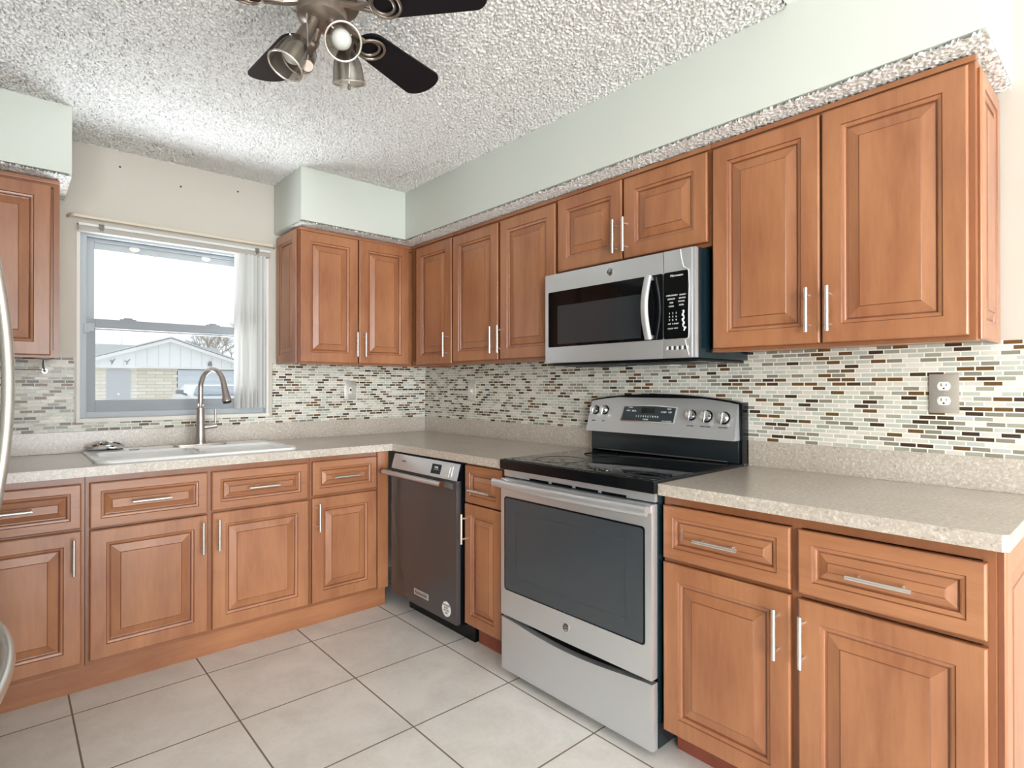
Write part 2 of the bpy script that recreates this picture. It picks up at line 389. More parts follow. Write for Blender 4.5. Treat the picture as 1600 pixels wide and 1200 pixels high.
def popcorn(m, x0, x1, y0, y1, z, step, amp, seed):
    """sprayed acoustic texture: a lumpy sheet hanging amp below z"""
    rng = np.random.default_rng(seed)
    nx = int((x1-x0)/step)+1; ny = int((y1-y0)/step)+1
    g = rng.standard_normal((ny, nx))
    F = np.fft.fft2(g); ky = np.fft.fftfreq(ny, step)[:, None]; kx = np.fft.fftfreq(nx, step)[None, :]
    k = np.sqrt(kx**2+ky**2); band = np.exp(-((k-62)/34)**2)
    h = np.real(np.fft.ifft2(F*band)); h /= h.std(); h = np.clip((np.abs(h)-.14)/.40, 0, 1)*.8+np.clip(h, -1, 1)*.1+.1
    X, Y = np.meshgrid(np.linspace(x0, x1, nx), np.linspace(y0, y1, ny))
    co = np.stack([X, Y, z - amp*h], -1).reshape(-1, 3)
    i = np.arange(nx*ny).reshape(ny, nx)
    q = np.stack([i[:-1, :-1], i[1:, :-1], i[1:, 1:], i[:-1, 1:]], -1).reshape(-1, 4)
    return co, q
def mesh_np(name, parts, mat):
    cos, qs, off = [], [], 0
    for co, q in parts: cos.append(co); qs.append(q+off); off += len(co)
    co = np.concatenate(cos); q = np.concatenate(qs)
    me = bpy.data.meshes.new(name); me.vertices.add(len(co)); me.vertices.foreach_set('co', co.astype('f').ravel())
    me.loops.add(q.size); me.loops.foreach_set('vertex_index', q.astype('i').ravel())
    me.polygons.add(len(q)); me.polygons.foreach_set('loop_start', np.arange(0, q.size, 4, dtype='i'))
    me.polygons.foreach_set('use_smooth', np.ones(len(q), dtype=bool))
    me.update(calc_edges=True); me.materials.append(mat)
    o = bpy.data.objects.new(name, me); COL.objects.link(o); return o
def quad(x0, x1, y0, y1, z): return np.array([[x0,y0,z],[x0,y1,z],[x1,y1,z],[x1,y0,z]], float), np.array([[0,1,2,3]])
c = mesh_np('ceiling', [popcorn(None, -2.5, -.40, -2.7, .0, CZ, .0037, .017, 3),
    quad(-4.7, -2.5, -9.7, 0, CZ-.004), quad(-2.5, .1, -9.7, -2.7, CZ-.004), quad(-.40, .1, -2.7, 0, CZ-.004), quad(-4.7, .1, -9.7, .12, CZ+.08)], CEILP)
c['kind'] = 'structure'; c['label'] = 'white popcorn textured ceiling'
# soffits over the wall cabinets
m = MB(); SE = -3.184
m.box(-SD, 0, SE, 0, SB+.008, CZ, .004); m.box(-1.062, -SD, -SD, 0, SB+.008, CZ, .004)
struct('wall_soffit', m, SOFFP, 'pale green soffit above the wall cabinets')
m = MB(); m.box(LX, -2.040, -SD, 0, SB+.008, CZ, .004); struct('wall_soffit_left', m, SOFFP, 'pale green soffit above the left wall cabinet')
c = mesh_np('trim_1', [popcorn(None, -SD+.001, -.28, SE+.001, -.28, SB+.0075, .0042, .012, 5), popcorn(None, -1.061, -.28, -SD+.001, -.28, SB+.0075, .0042, .012, 6),
   popcorn(None, -.285, -.0, SE+.001, -3.13, SB+.0075, .0042, .012, 8), quad(-1.061, -.28, -.28, 0, SB+.006), quad(-.28, 0, -3.13, 0, SB+.006)], CEILP)
c['kind'] = 'structure'; c['label'] = 'popcorn textured soffit underside'
c = mesh_np('trim_2', [popcorn(None, LX, -2.041, -SD+.001, -.28, SB+.0075, .0042, .012, 9), popcorn(None, -2.11, -2.041, -.285, 0, SB+.0075, .0042, .012, 10), quad(LX, -2.11, -.28, 0, SB+.006)], CEILP)
c['kind'] = 'structure'; c['label'] = 'popcorn textured underside of the left soffit'

# ------------------------------------------------------------------ kitchen window
w1 = bpy.data.objects.new('window_1', None); COL.objects.link(w1); w1.location = (-1.543, .03, WZ0); w1['kind'] = 'structure'; w1['label'] = 'grey metal single-hung window over the sink'
m = MB(); t = .012                                  # plastered reveal and sill
m.box(WX0-.001, WX0+t, -.002, .05, WZ0, WZ1); m.box(WX1-t, WX1+.001, -.002, .05, WZ0, WZ1); m.box(WX0, WX1, -.002, .05, WZ1-t, WZ1+.001)
m.build('window_reveal', REVEAL, w1, smooth=0)
m = MB(); m.box(WX0-.004, WX1+.004, -.012, .05, WZ0-.014, WZ0+.006, .003); m.build('sill', CAULK, w1)
m = MB(); y0, y1 = .048, .12                        # outer frame
fx0, fx1, fz0, fz1 = WX0+t, WX1-t, WZ0+.006, WZ1-t
m.box(fx0, fx0+.030, y0, y1, fz0, fz1, .002); m.box(fx1-.030, fx1, y0, y1, fz0, fz1, .002)
m.box(fx0+.030, fx1-.030, y0, y1, fz0, fz0+.030, .002); m.box(fx0+.030, fx1-.030, y0, y1, fz1-.032, fz1, .002)
m.build('window_frame', VINYL, w1)
sx0, sx1 = fx0+.030, fx1-.030; mz = 1.552
m = MB(); y2 = .092                                 # fixed upper sash, set further out
m.box(sx0, sx0+.034, y2, .118, mz-.02, fz1-.032, .002); m.box(sx1-.034, sx1, y2, .118, mz-.02, fz1-.032, .002)
m.box(sx0+.034, sx1-.034, y2, .118, fz1-.086, fz1-.032, .002); m.box(sx0+.034, sx1-.034, y2-.012, .118, fz1-.052, fz1-.046)
m.box(sx0+.034, sx1-.034, y2, .118, mz-.02, mz+.012)
us = m.build('upper_sash', VINYL, w1)
m = MB(); m.box(sx0+.034, sx1-.034, .104, .107, mz+.012, fz1-.086); m.build('pane', PANE, us, smooth=0)
m = MB(); ya, yb = .052, .088                       # lower sash
m.box(sx0, sx0+.036, ya, yb, fz0+.030, mz+.02, .002); m.box(sx1-.036, sx1, ya, yb, fz0+.030, mz+.02, .002)
m.box(sx0+.036, sx1-.036, ya, yb, fz0+.030, fz0+.088, .002); m.box(sx0+.036, sx1-.036, ya, yb, mz-.022, mz+.02, .003)
m.box(sx0+.036, sx1-.036, ya+.006, yb, mz-.034, mz-.028, .001); m.box(sx0, sx1, ya-.004, ya, fz0+.056, fz0+.060)
ls = m.build('lower_sash', VINYL2, w1)
m = MB(); m.box(sx0+.036, sx1-.036, .068, .071, fz0+.088, mz-.022); m.build('pane', PANE, ls, smooth=0)
for x in (-1.775, -1.375):                           # tilt latches on the meeting rail and oval plates on the head rail
    m = MB(); m.box(x-.035, x+.035, .056, .082, mz+.02, mz+.027, .003); m.box(x-.018, x+.018, .058, .080, mz+.027, mz+.034, .004); m.build('latch', VINYL2, ls)
for x in (-1.745, -1.405):
    m = MB(); m.lathe([(.001, -.003), (.024, -.003), (.026, 0), (.026, .004)], (x, .090, fz1-.068), (0, 1, 0), 20)
    for v in m.bm.verts: v.co.z = (fz1-.062)+(v.co.z-(fz1-.068))*.55
    m.build('oval_plate', REVEAL, us)
m = MB(); m.box(sx0-.012, sx0+.012, .040, .052, mz-.055, mz-.005, .003); m.box(sx0+.001, sx0+.030, .036, .052, mz-.045, mz-.005, .002); m.build('sash_lock', VINYL, w1)

# ------------------------------------------------------------------ vertical blind, track and rod
vb = empty('vertical_blind', (-1.543, -.02, 1.98), 'vertical blind, white vanes stacked at one side of the window under a grey track', 'blind')
m = MB(); m.box(-1.990, -1.096, -.040, .0, 1.984, 2.018, .003); m.build('head_rail', TRACK, vb)
m = MB(); m.box(-1.990, -1.096, -.046, -.041, 2.010, 2.022, .001); m.build('top_trim', VANE, vb)
for x in (-1.900, -1.170):
    m = MB(); m.box(x-.011, x+.011, -.050, -.003, 2.006, 2.026, .003); m.box(x-.007, x+.007, -.052, -.046, 1.992, 2.006, .002); m.build('clip', plain('grey_clip', '#6b6862', .4), vb)
xs = [-1.268, -1.244, -1.222, -1.200, -1.177, -1.154, -1.132]
for i, x in enumerate(xs):
    m = MB(); a = R(80 + 5*math.sin(i*2.1)); hw = .036; prof = []
    for k in range(7):
        t_ = (k/6-.5)*2; s_ = t_*hw; bow = .005*(1-t_*t_)
        prof.append((x+s_*math.cos(a)-bow*math.sin(a), -.010-s_*math.sin(a)-bow*math.cos(a)))
    poly = prof+[(p[0]+.0012, p[1]-.0008) for p in prof[::-1]]
    m.prism([(p[0], p[1]) for p in poly], 1.108+.003*(i % 2), 1.986, 'ab')
    v = m.build('vane', VANE, vb)
cr_ = MB(); pts = []
for k in range(9): a = math.pi/2*k/8; pts.append((-2.030+.028*(1-math.cos(a)), -.008-.048*math.sin(a), 2.052))
pts += [(x, -.056, 2.052) for x in (-1.9, -1.75, -1.55, -1.35, -1.2)]
for k in range(9): a = math.pi/2*(1-k/8); pts.append((-1.066-.028*(1-math.cos(a)), -.008-.048*math.sin(a), 2.052))
cr_.tube(pts, .0085, 10, flat=(.45, 1.0))
o = cr_.build('curtain_rod', RODM, None, (-1.55, -.03, 2.052)); tag(o, 'thin cream curtain rod with bent ends on the wall above the window', 'curtain rod')
for i, (x, z, lb) in enumerate(((-1.82, 2.342, 'leftmost of three small dark screw holes in the wall above the window'), (-1.549, 2.305, 'middle one of three small dark screw holes in the wall above the window'), (-1.262, 2.343, 'rightmost of three small dark screw holes in the wall above the window'))):
    m = MB(); m.lathe([(.0052, -.003), (.0048, .0015), (.002, .003)], (x, 0, z), (0, -1, 0), 12)
    o = m.build('wall_screw', DPRINT, None, (x, 0, z)); tag(o, lb, 'screw', 'screw holes above the window')

# ------------------------------------------------------------------ mosaic backsplash
m = MB(FB); T0, T1 = 1.0145, 1.372
m.box(LX, WX0-.012, T0, T1, 0, .007); m.box(WX0-.012, WX1+.026, T0, WZ0-.014, 0, .007); m.box(WX1+.026, -.007, T0, T1, 0, .007)
m.box(WX0-.014, WX0-.011, WZ0-.014, T1+.001, 0, .009); m.box(WX1+.024, WX1+.028, WZ0-.014, T1+.001, 0, .009)
o = m.build('tile_backsplash', TILEX, None, (-1.5, 0, T0), smooth=0); tag(o, 'brown, grey and cream glass mosaic backsplash around the window above the sink', 'backsplash')
m = MB(FR); m.box(.0, 4.6, T0, T1, 0, .007)
o = m.build('tile_backsplash', TILEY, None, (0, -1.8, T0), smooth=0); tag(o, 'brown, grey and cream glass mosaic backsplash on the range wall', 'backsplash')

# ================================================================== COUNTERTOPS
CT, CB_, CD, CDB = .914, .876, .6475, .6602
def edge_poly(pts): return pts
ct = empty('countertop', (-1.2, -.3, CB_), 'L-shaped speckled beige laminate countertop holding the sink and running over the dishwasher', 'countertop')
SX0, SX1, SY0, SY1 = -1.975, -1.135, -.595, -.045       # sink outline
m = MB(); hx0, hx1, hy0, hy1 = SX0+.02, SX1-.02, SY0+.02, SY1-.02
for a in ((LX+.01, hx0, -CDB, -.001), (hx1, -CD, -CDB, -.001), (hx0, hx1, -CDB, hy0), (hx0, hx1, hy1, -.001)): m.box(a[0], a[1], a[2], a[3], CB_, CT)
m.box(-CD, -.001, -1.600, -.001, CB_, CT)
bmesh.ops.remove_doubles(m.bm, verts=m.bm.verts, dist=1e-5)
m.build('worktop', LAMI, ct, smooth=0)
m = MB(); m.box(LX+.01, -.0145, -.0145, -.0, CT, 1.0155, .002); m.box(-.0145, -.0, -1.600, -.0, CT, 1.0155, .002); m.build('backsplash_strip', LAMI, ct, smooth=0)
ct2 = empty('countertop', (-.3, -2.8, CB_), 'speckled beige laminate countertop to the right of the range', 'countertop')
m = MB(); e = -3.2525
m.prism([(-CD, -2.3785), (-.001, -2.3785), (-.001, e), (-CD+.012, e), (-CD, e+.012)], CB_, CT, 'ab', 0, .002); m.build('worktop', LAMI, ct2, smooth=0)
m = MB(); m.box(-.0145, 0, e-.0, -2.3785, CT, 1.0155, .002); m.build('backsplash_strip', LAMI, ct2, smooth=0)

# ================================================================== BASE CABINETS
FF = .61                                                  # face-frame plane
def base(f, u0, u1, label, cells, toe=None, w_frame=FF, v0=.105, stile=.022, mids=()):
    root = empty('base_cabinet', f((u0+u1)/2, 0, .3), label, 'cabinet', 'stained maple base cabinets')
    m = MB(f); m.box(u0, u0+.015, v0, .875, .012, w_frame-.0205); m.box(u1-.015, u1, v0, .875, .012, w_frame-.0205); m.box(u0+.015, u1-.015, v0, v0+.015, .012, w_frame-.0205); m.build('carcass', WOOD, root, smooth=0)
    st = [(u0, u0+stile), (u1-stile, u1)] + [(a-.012, a+.012) for a in mids]
    frame(f, u0+stile, u1-stile, v0, .875, w_frame-.02, w_frame, root, st, [(.845, .875), (.655, .680), (v0, v0+.035)])
    return root
root = base(FB, -2.475, -2.0105, 'base cabinet with one drawer at the left end of the sink run beside the refrigerator', None, v0=.11)
drawer(FB, -2.455, -2.0225, .668, .845, FF, root, -2.243, .762); door(FB, -2.455, -2.0225, .130, .660, FF, root, -2.0485, .563)
root = base(FB, -2.0085, -1.0955, 'wide two-door sink base cabinet under the window', None, mids=(-1.5575,), v0=.11)
drawer(FB, -1.996, -1.567, .662, .846, FF, root, -1.785, .757, .036); drawer(FB, -1.550, -1.108, .668, .845, FF, root, -1.328, .758, .036)
door(FB, -1.996, -1.566, .130, .654, FF, root, -1.591, .557); door(FB, -1.547, -1.104, .130, .658, FF, root, -1.5255, .561)
root = base(FB, -1.0935, -.650, 'base cabinet next to the inside corner with one drawer and one door', None, v0=.11)
drawer(FB, -1.083, -.724, .676, .848, FF, root, -.910, .762); door(FB, -1.086, -.724, .130, .662, FF, root, -1.0585, .566)
m = MB(FB); m.box(-.716, -.650, .115, .872, FF-.001, FF+.012, .002); m.build('filler_panel', WOOD, root, smooth=0)
m = MB(FB); m.box(-2.475, -.642, 0, .1095, .30, .572); o = m.build('kick_board', WOODH, None, (-1.5, -.4, 0), smooth=0)
tag(o, 'long stained wooden kick board under the sink cabinets', 'kick board')

root = base(FR, 1.3005, 1.5955, 'narrow base cabinet with drawer and door between dishwasher and range', None)
drawer(FR, 1.3035, 1.5665, .688, .864, FF, root, 1.437, .754, .034); door(FR, 1.3005, 1.5665, .118, .682, FF, root, 1.319, .567, .022, .048)
m = MB(FR); m.box(1.304, 1.5955, 0, .104, .30, .545); m.build('toe_kick', DARKWOOD, root, smooth=0)
root = base(FR, 2.3795, 3.225, 'wide base cabinet with two drawers and two doors right of the range', None, mids=(2.8015,))
drawer(FR, 2.3845, 2.791, .671, .843, FF, root, 2.581, .7535, .036); drawer(FR, 2.811, 3.2125, .669, .842, FF, root, 3.009, .7505, .036)
door(FR, 2.3845, 2.791, .104, .657, FF, root, 2.759, .547); door(FR, 2.811, 3.2125, .104, .653, FF, root, 2.828, .547)
m = MB(FR); m.box(2.3795, 3.225, 0, .104, .30, .535); m.build('toe_kick', DARKWOOD, root, smooth=0)
# raised side panel facing the room
def FE(u, v, w): return (u, -3.225-w, v)
panel(FE, -.590, -.03, .02, .865, .0005, root, 'end_panel', fw=.06, T=.016, bev=.025)

# ================================================================== WALL CABINETS
UF = .3155; UFB = .3259
def upper(f, u0, u1, v0, label, wf, mids=(), v1=2.117, crown=(0, 0)):
    root = empty('wall_cabinet', f((u0+u1)/2, v0, 0), label, 'cabinet', 'stained maple wall cabinets')
    m = MB(f); m.box(u0, u1, v0+.012, v1, .009, wf-.02); m.box(u0, u1, v0, v0+.0118, wf-.045, wf-.0205)
    m.build('carcass', WOOD, root, smooth=0)
    frame(f, u0+.02, u1-.02, v0, v1, wf-.02, wf, root, [(u0, u0+.02), (u1-.02, u1)]+[(a-.012, a+.012) for a in mids], [(v1-.03, v1), (v0, v0+.032)])
    m = MB(f); m.box(u0+crown[0], u1+crown[1], v1-.016, v1+.0005, wf+.0005, wf+.010, .002); m.build('top_moulding', WOODH if f is FB else WOODY, root, smooth=0)
    return root
root = upper(FB, -2.62, -2.076, 1.357, 'wall cabinet to the left of the window above the towel bar', UFB)
door(FB, -2.60, -2.106, 1.366, 2.092, UFB, root)
root = upper(FB, -1.040, -.0, 1.357, 'two-door wall cabinet right of the window in the corner', UFB, mids=(-.690,), crown=(0, -.327))
door(FB, -1.0355, -.6935, 1.368, 2.098, UFB, root, -.7115, 1.477); door(FB, -.6865, -.3455, 1.368, 2.100, UFB, root, -.6585, 1.478)
def FL(u, v, w): return (-1.040-w, -u, v)
m_ = panel(FL, .012, .312, 1.362, 2.108, .0005, root, 'end_panel', fw=.05, T=.012, bev=.022)
root = upper(FR, .337, .7855, 1.357, 'narrow single-door wall cabinet beside the inside corner', UF)
door(FR, .407, .7815, 1.366, 2.090, UF, root, .744, 1.4735)
root = upper(FR, .7875, 1.6145, 1.357, 'two-door wall cabinet left of the microwave', UF, mids=(1.2035,))
door(FR, .796, 1.1945, 1.3725, 2.088, UF, root, 1.1685, 1.474); door(FR, 1.2135, 1.6095, 1.3725, 2.090, UF, root, 1.2295, 1.475)
root = upper(FR, 1.6165, 2.3895, 1.748, 'short two-door wall cabinet above the microwave', UF, mids=(1.9985,))
door(FR, 1.6265, 1.9935, 1.762, 2.096, UF, root, 1.971, 1.855); door(FR, 2.0035, 2.3795, 1.762, 2.092, UF, root, 2.023, 1.855)
root = upper(FR, 2.3915, 3.1455, 1.357, 'two-door wall cabinet at the far right of the range wall', UF, mids=(2.7665,), crown=(0, .004))
door(FR, 2.4005, 2.7630, 1.370, 2.091, UF, root, 2.733, 1.474); door(FR, 2.7695, 3.1335, 1.370, 2.093, UF, root, 2.7945, 1.473)
def FE2(u, v, w): return (u, -3.1455-w, v)
panel(FE2, -.285, -.010, 1.362, 2.095, .0005, root, 'end_panel', fw=.045, T=.010, bev=.02)

# ================================================================== SINK + FAUCET
sk = empty('kitchen_sink', ((SX0+SX1)/2, -.32, CT), 'white double-bowl drop-in sink in the counter under the window', 'sink')
def rrect(x0, x1, y0, y1, r, n=5):
    P = []
    for cx, cy, a0 in ((x1-r, y1-r, 0), (x0+r, y1-r, 90), (x0+r, y0+r, 180), (x1-r, y0+r, 270)):
        for k in range(n+1): a = R(a0+90*k/n); P.append((cx+r*math.cos(a), cy+r*math.sin(a)))
    return P
zr = .926
m = MB()
def rz(x0, x1, y0, y1, r, z): return [(p[0], p[1], z) for p in rrect(x0, x1, y0, y1, r)]
# rim: outer skirt, rounded top edge
m.loft([rz(SX0, SX1, SY0, SY1, .05, CT+.0005), rz(SX0, SX1, SY0, SY1, .05, CT+.006), rz(SX0+.004, SX1-.004, SY0+.004, SY1-.004, .048, zr-.001), rz(SX0+.010, SX1-.010, SY0+.010, SY1-.010, .044, zr)], True, False)
B = [(SX0+.035, -1.575, SY0+.035, -.215), (-1.545, SX1-.035, SY0+.035, -.215)]
# deck plate with two holes: strips around the bowls
def strip(x0, x1, y0, y1): m.box(x0, x1, y0, y1, zr-.006, zr-.0002)
gx = [SX0+.010, B[0][0]+.0, B[0][1], B[1][0], B[1][1], SX1-.010]
m2 = bmesh.new()
outer = [m2.verts.new(p) for p in rz(SX0+.010, SX1-.010, SY0+.010, SY1-.010, .044, zr)]
es = [m2.edges.new((outer[i], outer[(i+1) % len(outer)])) for i in range(len(outer))]
for b in B:
    h = [m2.verts.new(p) for p in rz(b[0], b[1], b[2], b[3], .05, zr)]; es += [m2.edges.new((h[i], h[(i+1) % len(h)])) for i in range(len(h))]
bmesh.ops.triangle_fill(m2, edges=es, use_beauty=True)
tmp = bpy.data.meshes.new('tmp'); m2.to_mesh(tmp); m2.free(); m.bm.from_mesh(tmp); bpy.data.meshes.remove(tmp)
m.build('sink_rim', CERAM, sk, smooth=40)
for b in B:
    m = MB(); m.loft([rz(b[0], b[1], b[2], b[3], .05, zr), rz(b[0]+.004, b[1]-.004, b[2]+.004, b[3]-.004, .048, zr-.006), rz(b[0]+.012, b[1]-.012, b[2]+.012, b[3]-.012, .05, zr-.15), rz(b[0]+.035, b[1]-.035, b[2]+.035, b[3]-.035, .04, zr-.185)], False, True)
    bw = m.build('bowl', CERAM, sk, smooth=40)
    cx, cy = (b[0]+b[1])/2, (b[2]+b[3])/2
    m = MB(); m.lathe([(.045, 0), (.045, .002), (.036, .003), (.034, -.004), (.001, -.004)], (cx, cy, zr-.1845), (0, 0, 1), 24); m.build('drain', CHROME, bw)
m = MB(); m.lathe([(.019, 0), (.019, .002), (.016, .0035), (.001, .004)], (-1.780, -.165, zr), (0, 0, 1), 24); m.build('hole_cap', CERAM, sk)
m = MB(); m.ring((-1.780, -.165, zr+.001), (0, 0, 1), .0195, .0014); m.build('cap_ring', plain('grey_cap_ring', '#8d8f90', .4), sk)

fc = empty('kitchen_faucet', (-1.487, -.15, zr), 'brushed nickel pull-down gooseneck faucet on the sink deck', 'faucet')
fx, fy = -1.487, -.150
m = MB(); m.prism(rrect(fx-.125, fx+.125, fy-.030, fy+.030, .029, 7), zr+.0005, zr+.007, 'ab', 0, .002); m.build('deck_plate', FAUCETM, fc)
m = MB(); m.lathe([(.0275, .007), (.0275, .014), (.025, .02), (.0225, .06), (.0205, .13), (.0195, .185), (.0205, .19), (.0195, .195)], (fx, fy, zr), (0, 0, 1), 28); m.build('faucet_body', FAUCETM, fc)
m = MB(); m.ring((fx, fy, 1.135), (.3, -.95, 0), .0135, .0055, 24, 8); m.lathe([(.012, .195), (.010, .2), (.010, .235), (.0125, .24)], (fx, fy, zr), (0, 0, 1), 20); m.build('joint_ring', FAUCETM, fc)
d = Vector((.33, -.944)); path = [(fx, fy, 1.15), (fx, fy, 1.19), (fx, fy, 1.222)]
Rr = .098
for k in range(1, 19):
    a = math.pi*k/18*.93; path.append((fx+d.x*Rr*(1-math.cos(a)), fy+d.y*Rr*(1-math.cos(a)), 1.222+Rr*math.sin(a)))
m = MB(); m.tube(path, .0132, 16); m.build('gooseneck', FAUCETM, fc)
end = Vector(path[-1]); tdir = (Vector(path[-1])-Vector(path[-2])).normalized()
m = MB(); m.lathe([(.0140, -.004), (.0148, .01), (.0150, .018), (.0158, .03), (.0195, .065), (.0235, .088), (.0225, .093), (.018, .094)], tuple(end), tuple(tdir), 24); sp_ = m.build('spray_head', FAUCETM, fc)
m = MB(); m.lathe([(.0195, .0942), (.0185, .098), (.001, .098)], tuple(end), tuple(tdir), 24); m.build('spray_face', RUBBER, sp_)
m = MB(); m.tube([(fx+.018, fy, 1.018), (fx+.075, fy-.012, 1.026)], [.012, .0135], 16); m.tube([(fx+.066, fy-.011, 1.03), (fx+.069, fy-.012, 1.045), (fx+.069, fy-.010, 1.112)], [.006, .0052, .0058], 12); m.build('lever_handle', FAUCETM, fc)

st = empty('sink_strainer', (-1.885, -.075, zr), 'silver and black sink strainer lying on the sink corner', 'strainer')
sx, sy = -1.885, -.080
m = MB(); m.ring((sx+.022, sy, zr+.021), (.12, -.20, 1), .052, .0045, 32, 8); m.build('wire_ring', CHROME, st)
m = MB(); m.lathe([(.046, .004), (.054, .010), (.056, .020), (.050, .026), (.042, .024), (.036, .014), (.001, .012)], (sx-.022, sy, zr), (0, 0, 1), 28); m.build('strainer_cup', CHROME, st)
m = MB(); m.lathe([(.033, .012), (.033, .025), (.001, .027)], (sx-.022, sy, zr), (0, 0, 1), 24); sb = m.build('stopper', RUBBER, st)
m = MB(); m.lathe([(.007, .027), (.010, .034), (.006, .039)], (sx-.022, sy, zr), (0, 0, 1), 16); m.build('knob', CHROME, sb)
m = MB(); m.lathe([(.047, .001), (.047, .006), (.04, .007), (.001, .006)], (sx+.022, sy, zr), (0, 0, 1), 24); m.build('rubber_gasket', RUBBER, st)

# ================================================================== DISHWASHER
U0, U1 = .680, 1.283
dw = empty('dishwasher', FR((U0+U1)/2, 0, .3), 'dark stainless dishwasher with bar handle in the corner of the cabinets', 'dishwasher')
m = MB(FR); m.box(U0+.004, U1+.012, .10, .872, .03, .612, mi=0); m.box(U0+.02, U1+.010, 0.0, .10, .05, .56); m.build('tub_housing', BLACK, dw, smooth=0)
m = MB(FR); m.box(U0-.006, U1+.005, .098, .8665, .613, .638, .002); m.build('door_gasket', BLACK, dw)
def FD(u, v, w): return FR(u, v, w-max(0, v-.785)*.30)          # lean added so the control strip catches a brighter reflection
m = MB(FR); m.box(U0, U1, .106, .784, .6385, .664, .003); dd = m.build('door', [STEELD], dw)
m = MB(FD); m.box(U0, U1, .7855, .863, .6610, .664); cs = m.build('control_strip', STEEL, dd, smooth=0)  # same steel as the door; the paler colour paints in a brighter reflection
m = MB(FR); m.box(U0+.001, U1-.001, .7855, .862, .6385, .6385+.001); m.box(U0+.001, U1-.001, .7850, .8625, .6150, .6372); m.build('strip_backing', BLACK, dd, smooth=0)
m = MB(FR); uu0, uu1 = U0-.005, U1-.038
m.tube([(uu0, .771, .716), (uu1, .771, .716)], .0125, 18); hd = m.build('handle', STEEL, dd)
for u in (uu0+.004, uu1-.004):
    m = MB(FR); m.lathe([(.0145, -.006), (.0150, 0), (.0145, .006)], FR(u, .771, .716), (0, -1, 0), 18); m.build('end_cap', plain('copper_tinted_cap', '#8a5a48', .3, 1), hd)
for s, u in ((1, uu0+.024), (-1, uu1-.006)):
    m = MB(FR); m.prism([(.781, .712), (.786, .700), (.770, .664), (.742, .664), (.758, .700), (.760, .712)], u-.004, u+.018, 'bc'); m.build('handle_bracket', STEELD, hd)
m = MB(FD); m.box(1.060, 1.140, .800, .846, .6641, .6655); m.build('display', BLACK, cs)
text('display_text', 'ONE\nWASH', .015, FD, 1.103, .823, .6660, PRINT, cs)
m = MB(FD); m.box(1.155, 1.215, .795, .842, .6641, .6652); m.box(1.228, 1.236, .798, .848, .6641, .6660); m.build('status_window', NICKEL, cs)
text('control_text', 'CYCLES', .011, FD, .790, .830, .6644, DPRINT, cs)
m = MB(FR); m.box(.916, 1.050, .158, .190, .6641, .667, .002); pl = m.build('name_plate', STEEL, dd)
text('plate_text', 'KitchenAid', .024, FR, .983, .174, .6672, DPRINT, pl)
m = MB(FR); m.lathe([(.036, 0), (.036, .0008), (.001, .001)], FR(1.203, .162, .6641), (-1, 0, 0), 28); sk_ = m.build('round_sticker', WHITEP, dd)
text('sticker_text', 'DESIGNED\nBUILT\nIN THE\nUSA', .0125, FR, 1.203, .162, .6652, DPRINT, sk_)

# ================================================================== RANGE
G0, G1 = 1.612, 2.372
rg = empty('range', FR((G0+G1)/2, 0, .3), 'freestanding stainless electric range with black glass cooktop', 'range')
m = MB(FR); m.box(G0+.004, G1, .035, .880, .02, .636, .003); m.build('body', TEAL, rg)
for u in (G0+.05, G1-.05):
    for w in (.08, .58):
        m = MB(FR); m.lathe([(.018, 0), (.018, .012), (.012, .014), (.012, .035)], FR(u, 0, w), (0, 0, 1), 16); m.build('foot', RUBBER, rg)
# cooktop
m = MB(FR); m.box(1.603, 2.3765, .8805, .9225, .045, .668, .004); ck = m.build('cooktop', BLACK, rg)
m = MB(FR); m.box(1.612, 2.3675, .9226, .9245, .085, .655, .0008); gl = m.build('glass_top', GLASSB, ck)
for u, w, r in ((1.80, .50, .105), (2.18, .50, .08), (1.80, .23, .078), (2.18, .23, .105)):
    m = MB(FR); m.ring((u, .9247, w), (0, 0, 1), r, .0006, 48, 4); m.build('burner_ring', plain('faint_burner_print', '#15181a', .2), gl)
# upper vent strip
m = MB(FR); m.box(G0+.002, G1-.002, .850, .879, .637, .652, .002); vs = m.build('vent_strip', STEEL, rg)
for k in range(4):
    a = G0+.16+k*.125
    m = MB(FR); m.box(a, a+.108, .8505, .8580, .6522, .6535); m.build('vent_slot', SHADOW, vs)
# door
m = MB(FR); m.box(G0+.002, G1-.002, .268, .845, .637, .672, .005); od = m.build('oven_door', STEEL, rg)
m = MB(FR); m.prism([(p[0], p[1]) for p in rrect(1.640, 2.345, .378, .770, .012)], .6722, .6745, 'ab', 0, .0008); ow = m.build('door_glass', BLACK, od)
m = MB(FR); m.prism([(p[0], p[1]) for p in rrect(1.646, 2.339, .384, .764, .010)], .6746, .6752, 'ab'); m.build('window', OVENGL, ow)
m = MB(FR)
for q in (0, 1, 2): pass
iu0, iu1, iv0, iv1 = 1.715, 2.270, .440, .715
m.box(iu0, iu0+.004, iv0, iv1, .6753, .6756); m.box(iu0, iu1, iv0, iv0+.003, .6753, .6756); m.box(iu1-.003, iu1, iv0, iv1, .6753, .6756); m.box(iu0, iu1, iv1-.003, iv1, .6753, .6756)
m.build('inner_window_outline', PANELG, ow)
m = MB(FR); pts = []
for k in range(15):
    t_ = k/14; pts.append((G0-.006+t_*(G1-G0+.010), .829, .708+.018*math.sin(math.pi*t_)))
m.tube(pts, .0175, 16, flat=(.62, 1.0)); hh = m.build('handle', STEEL, od)
for u in (G0+.014, G1-.016):
    m = MB(FR); m.box(u-.012, u+.012, .818, .840, .671, .708, .003); m.build('handle_post', STEEL, hh)
